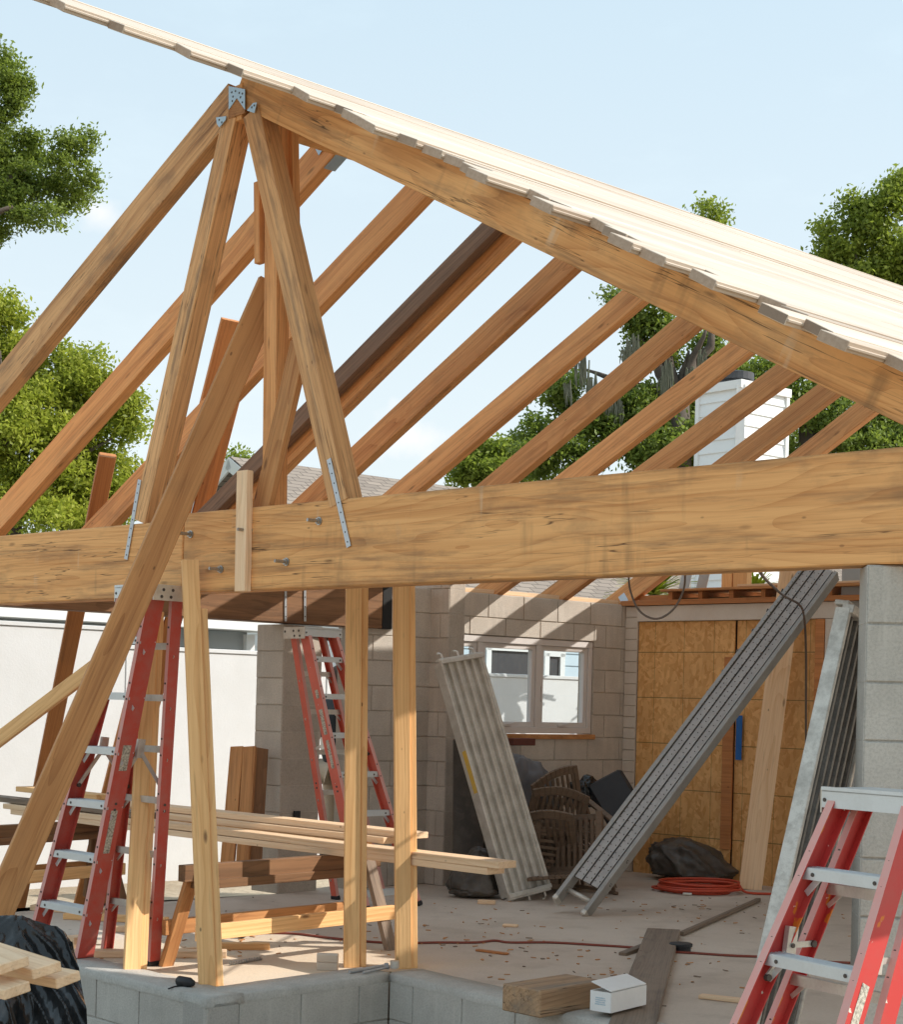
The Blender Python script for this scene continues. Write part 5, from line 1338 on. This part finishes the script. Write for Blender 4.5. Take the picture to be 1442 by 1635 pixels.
def limb(mb, a, b, r0, r1, wig=.12, n=7, seed=0):
    pts, tp = [], []
    for i in range(n + 1):
        f = i / n; p = a.lerp(b, f); L = (b - a).length
        p += V((mnoise.noise((f * 2.5 + seed, 0, 0)), mnoise.noise((0, f * 2.5 + seed, 3)), .5 * mnoise.noise((5, 0, f * 2.5 + seed)))) * wig * L * math.sin(f * math.pi)
        pts.append(p); tp.append(r0 + (r1 - r0) * f)
    mb.tube(pts, r0, 8, 0, taper=tp); return pts
def tree(label, base_px, Y, trunk_top, limbs, blobs, n, size, mat, seed, name='tree', r0=.28, shell=.45, cat='tree'):
    """blobs in survey marks: (px, py, radius_px_x, radius_px_y, dY)"""
    b = P(base_px, 1100, Y); b.z = GZ; r_ = thing(name, label, cat, b)
    m = MB(); tt = P(*trunk_top, Y); limb(m, b, tt, r0, r0 * .55, .05, seed=seed)
    for k, (x_, y_, dY) in enumerate(limbs): limb(m, tt, P(x_, y_, Y + dY), r0 * .45, r0 * .06, .12, seed=seed + k * 3 + 1)
    m.build('trunk', 'bark', r_, smooth=True)
    bl = []
    for (x_, y_, rx, ry, dY) in blobs:
        c = P(x_, y_, Y + dY); s_ = (Y + dY) / F; bl.append((tuple(c), (rx * s_, rx * s_ * .9, ry * s_), rx * ry))
    leaves_obj('crown', r_, mat, bl, n, size, seed, shell, clumps=20 if mat == 'leaf_lime' else 10); return r_
tree('dark green oak whose crown hangs in at the upper left corner', -260, 13, (-200, 420), [(40, 270, 0), (-20, 150, .4), (20, 330, -.3), (90, 280, .2)],
     [(18, 135, 22, 60, 0), (-30, 200, 60, 110, 0), (45, 262, 62, 50, .2), (105, 255, 42, 32, 0), (85, 310, 52, 34, .2), (135, 235, 20, 22, 0), (140, 285, 18, 16, 0), (10, 340, 40, 46, 0), (60, 345, 40, 18, -.2), (-10, 90, 30, 26, 0), (-60, 330, 60, 80, 0)], 42000, .017, 'leaf_dark', 3, 'oak_tree', .25, .2)
tree('bright yellow-green tree filling the left edge behind the rafters', 20, 24, (22, 780), [(60, 620, 0), (140, 640, .5), (0, 560, -.5), (180, 700, 0), (-40, 650, 0)],
     [(-20, 545, 70, 70, 0), (70, 590, 72, 62, .4), (150, 620, 52, 66, 0), (40, 680, 90, 70, -.4), (150, 700, 66, 62, .3), (70, 780, 100, 60, 0), (170, 780, 50, 50, .2), (-60, 680, 80, 120, .2), (205, 660, 24, 40, 0), (100, 830, 120, 40, 0), (10, 500, 30, 30, 0)], 85000, .038, 'leaf_lime', 8, 'tree', .22, .35)
tree('small green treetop peeping between the struts beside the shingle roof', 372, 30, (372, 800), [(375, 740, 0)], [(378, 745, 16, 22, 0), (368, 775, 20, 22, 0), (384, 735, 10, 16, 0), (330, 800, 40, 30, 0)], 3500, .045, 'leaf_mid', 11, 'tree', .15)
oak = tree('large oak with grey hanging moss behind the middle rafters', 1090, 30, (1085, 640), [(1000, 500, 0), (935, 590, .6), (1130, 520, -.4), (1040, 480, 0), (890, 650, .4), (1150, 480, 0), (960, 620, .5), (1100, 560, 0)],
     [(1032, 495, 38, 30, 0), (1045, 545, 34, 24, 0), (985, 475, 18, 14, 0), (1062, 575, 20, 26, .4), (1022, 520, 16, 30, 0), (895, 625, 38, 32, .3), (865, 690, 38, 30, 0), (950, 680, 66, 40, .5), (1010, 690, 70, 62, .2), (900, 735, 80, 36, 0), (1060, 700, 72, 62, 0), (1085, 640, 50, 46, .5), (1130, 560, 26, 40, .5), (1120, 720, 80, 60, .3), (1010, 640, 34, 30, 0)],
     52000, .048, 'leaf_dark', 17, 'oak_tree', .35, .4)
tree('round green shrub-like tree left of the oak above the shingle roof', 780, 33, (780, 790), [(770, 730, 0), (800, 720, 0)], [(770, 730, 34, 30, 0), (805, 722, 28, 24, 0), (745, 752, 30, 22, 0), (800, 760, 48, 26, 0)], 9000, .05, 'leaf_mid', 23, 'tree', .15)
tree('dark green tree rising above the roof deck at the right edge', 1420, 36, (1415, 560), [(1360, 390, 0), (1440, 360, 0), (1390, 430, 0), (1470, 420, 0)],
     [(1375, 345, 34, 32, 0), (1335, 385, 38, 22, 0), (1340, 415, 36, 18, .2), (1415, 330, 42, 38, 0), (1400, 400, 60, 42, .2), (1445, 300, 26, 24, 0), (1460, 390, 60, 80, 0), (1420, 450, 60, 40, 0), (1320, 368, 18, 14, 0), (1380, 440, 40, 26, 0), (1500, 450, 60, 90, 0)], 36000, .055, 'leaf_mid', 29, 'tree', .3, .45)
tree('dense dark tree behind the white chimney', 1300, 32, (1290, 660), [(1240, 620, 0), (1330, 620, 0), (1390, 680, 0)],
     [(1200, 610, 46, 46, 0), (1270, 625, 50, 40, .3), (1330, 660, 56, 50, 0), (1400, 690, 60, 40, 0), (1250, 700, 90, 50, .4), (1370, 720, 80, 34, 0), (1160, 650, 40, 60, .4), (1430, 650, 40, 40, .2)], 34000, .05, 'leaf_dark', 31, 'tree', .3, .4)
tree('thin wispy treetop poking above the roof deck', 1130, 30.5, (1130, 420), [(1132, 335, 0), (1120, 345, 0), (1145, 350, 0)], [(1132, 330, 14, 10, 0), (1125, 350, 16, 14, 0), (1142, 345, 14, 16, 0), (1130, 372, 14, 14, 0)], 1100, .045, 'leaf_mid', 37, 'tree', .07)
# moss on the oak
mo = MB(); rg = random.Random(4)
for (x_, y_, l_) in ((935, 570, 55), (925, 585, 40), (945, 600, 60), (1007, 545, 40), (1013, 540, 55), (1064, 590, 60), (1068, 580, 40), (1060, 600, 45), (1100, 590, 30), (990, 640, 40), (975, 630, 40), (905, 610, 40), (1122, 565, 30), (1000, 560, 30), (939, 640, 26)):
    for k in range(14):
        a = P(x_ + rg.uniform(-7, 7), y_ + rg.uniform(-8, 8), 29.6); b = a - UP * l_ / F * 30 * rg.uniform(.4, 1) + V((rg.uniform(-.05, .05), 0, 0)); mo.tube([a, a.lerp(b, .5) + V((rg.uniform(-.03, .03), 0, 0)), b], .02, 4, 0, taper=[.014, .018, .003])
mo.build('hanging_moss', 'moss', oak, tint=True)['kind'] = 'stuff'
# low foliage beyond the boarded opening
def fronds(label, px, py, Y, n_, L, seed):
    c = P(px, py, Y); c.z = GZ; r_ = thing('palm_shrub', label, 'shrub', c); rg = random.Random(seed); m = MB(); top = P(px, py + 25, Y)
    m.tube([c, top], .07, 8, 0); m.build('stem', 'bark', r_)
    m = MB()
    for k in range(n_):
        an = rg.uniform(0, 6.28); el = rg.uniform(.1, 1.2); d = V((math.cos(an) * math.cos(el), math.sin(an) * math.cos(el), math.sin(el))); pts = [top + d * L * f - UP * (f * f) * L * .35 for f in (0, .3, .6, .9)]
        for i in range(3): m.bar(pts[i], pts[i + 1], .05 * (1 - i * .25), .003, UP, 0, rg.random())
    m.build('fronds', 'leaf_lime', r_, tint=True)
fronds('green fronds showing above the torn roof edge, left of the stub posts', 1045, 925, 19, 90, .7, 2)
fronds('yellow-green fronds showing just right of the stub posts', 1205, 925, 20, 70, .5, 5)

# ------------------------------------------------------------------ light and sky

sun = bpy.data.lights.new('sun', 'SUN'); sun.energy = 5.0; sun.angle = R(.5); sun.color = (1, .945, .87)
so_ = bpy.data.objects.new('sun', sun); COL.objects.link(so_); so_.rotation_euler = (-sv).to_track_quat('-Z', 'Y').to_euler(); so_.location = (20, -10, 20)
W_ = bpy.data.worlds.new('World'); sc.world = W_; W_.use_nodes = True
nt = W_.node_tree; nt.nodes.clear()
o = nt.nodes.new('ShaderNodeOutputWorld'); bg = nt.nodes.new('ShaderNodeBackground'); sk = nt.nodes.new('ShaderNodeTexSky')
sk.sky_type = 'NISHITA'; sk.sun_disc = False; sk.sun_elevation = EL; sk.sun_rotation = math.atan2(SUN_AZ.x, SUN_AZ.y)
sk.air_density = 1.2; sk.dust_density = 2.2; sk.ozone_density = 1.0
bg.inputs[1].default_value = .15
# faint wisps of cloud
tc = nt.nodes.new('ShaderNodeTexCoord'); mp = nt.nodes.new('ShaderNodeMapping'); mp.inputs['Scale'].default_value = (2.2, 2.2, 6.0)
nz = nt.nodes.new('ShaderNodeTexNoise'); nz.inputs['Scale'].default_value = 2.6; nz.inputs['Detail'].default_value = 6; nz.inputs['Roughness'].default_value = .6
mr = nt.nodes.new('ShaderNodeMapRange'); mr.inputs[1].default_value = .5; mr.inputs[2].default_value = .8; mr.inputs[3].default_value = .8; mr.inputs[4].default_value = .92
mx = nt.nodes.new('ShaderNodeMix'); mx.data_type = 'RGBA'
hz_x = nt.nodes.new('ShaderNodeMix'); hz_x.data_type = 'RGBA'; hz_x.inputs[6].default_value = (6.8, 7.25, 7.3, 1); hz_x.inputs[7].default_value = (4.6, 6.0, 6.9, 1)
sx = nt.nodes.new('ShaderNodeSeparateXYZ'); hm = nt.nodes.new('ShaderNodeMapRange'); hm.inputs[1].default_value = .02; hm.inputs[2].default_value = .5
nt.links.new(tc.outputs['Generated'], sx.inputs[0]); nt.links.new(sx.outputs[2], hm.inputs[0]); nt.links.new(hm.outputs[0], hz_x.inputs[0]); nt.links.new(hz_x.outputs[2], mx.inputs[7])
def wisp(px, py, rad, amt, prev):
    d = ray(px, py).normalized(); L0 = nt.links.new
    sb_ = nt.nodes.new('ShaderNodeVectorMath'); sb_.operation = 'SUBTRACT'; sb_.inputs[1].default_value = d; L0(tc.outputs['Generated'], sb_.inputs[0])
    ml = nt.nodes.new('ShaderNodeVectorMath'); ml.operation = 'MULTIPLY'; ml.inputs[1].default_value = (1, 1, 1.6); L0(sb_.outputs[0], ml.inputs[0])
    ln = nt.nodes.new('ShaderNodeVectorMath'); ln.operation = 'LENGTH'; L0(ml.outputs[0], ln.inputs[0])
    n2 = nt.nodes.new('ShaderNodeTexNoise'); n2.inputs['Scale'].default_value = 40; n2.inputs['Detail'].default_value = 6; L0(tc.outputs['Generated'], n2.inputs['Vector'])
    a_ = nt.nodes.new('ShaderNodeMath'); a_.operation = 'MULTIPLY_ADD'; a_.inputs[1].default_value = -1.0 / rad; L0(ln.outputs[1], a_.inputs[0]); L0(n2.outputs['Fac'], a_.inputs[2])
    r_ = nt.nodes.new('ShaderNodeMapRange'); r_.inputs[1].default_value = .0; r_.inputs[2].default_value = .45; r_.inputs[4].default_value = amt; L0(a_.outputs[0], r_.inputs[0])
    m_ = nt.nodes.new('ShaderNodeMix'); m_.data_type = 'RGBA'; m_.inputs[7].default_value = (7.0, 7.0, 7.0, 1); L0(r_.outputs[0], m_.inputs[0]); L0(prev, m_.inputs[6]); return m_.outputs[2]
L_ = nt.links.new
L_(tc.outputs['Generated'], mp.inputs[0]); L_(mp.outputs[0], nz.inputs['Vector']); L_(nz.outputs['Fac'], mr.inputs[0]); L_(mr.outputs[0], mx.inputs[0]); L_(sk.outputs[0], mx.inputs[6]); L_(wisp(655, 690, .06, .9, wisp(150, 335, .035, .8, mx.outputs[2])), bg.inputs[0]); L_(bg.outputs[0], o.inputs[0])
sc.cycles.max_bounces = 8; sc.cycles.diffuse_bounces = 5; sc.cycles.glossy_bounces = 3; sc.cycles.transmission_bounces = 3; sc.cycles.transparent_max_bounces = 6
sc.cycles.adaptive_threshold = .02
sc.view_settings.view_transform = 'Standard'; sc.view_settings.look = 'None'; sc.view_settings.exposure = 0; sc.view_settings.gamma = 1
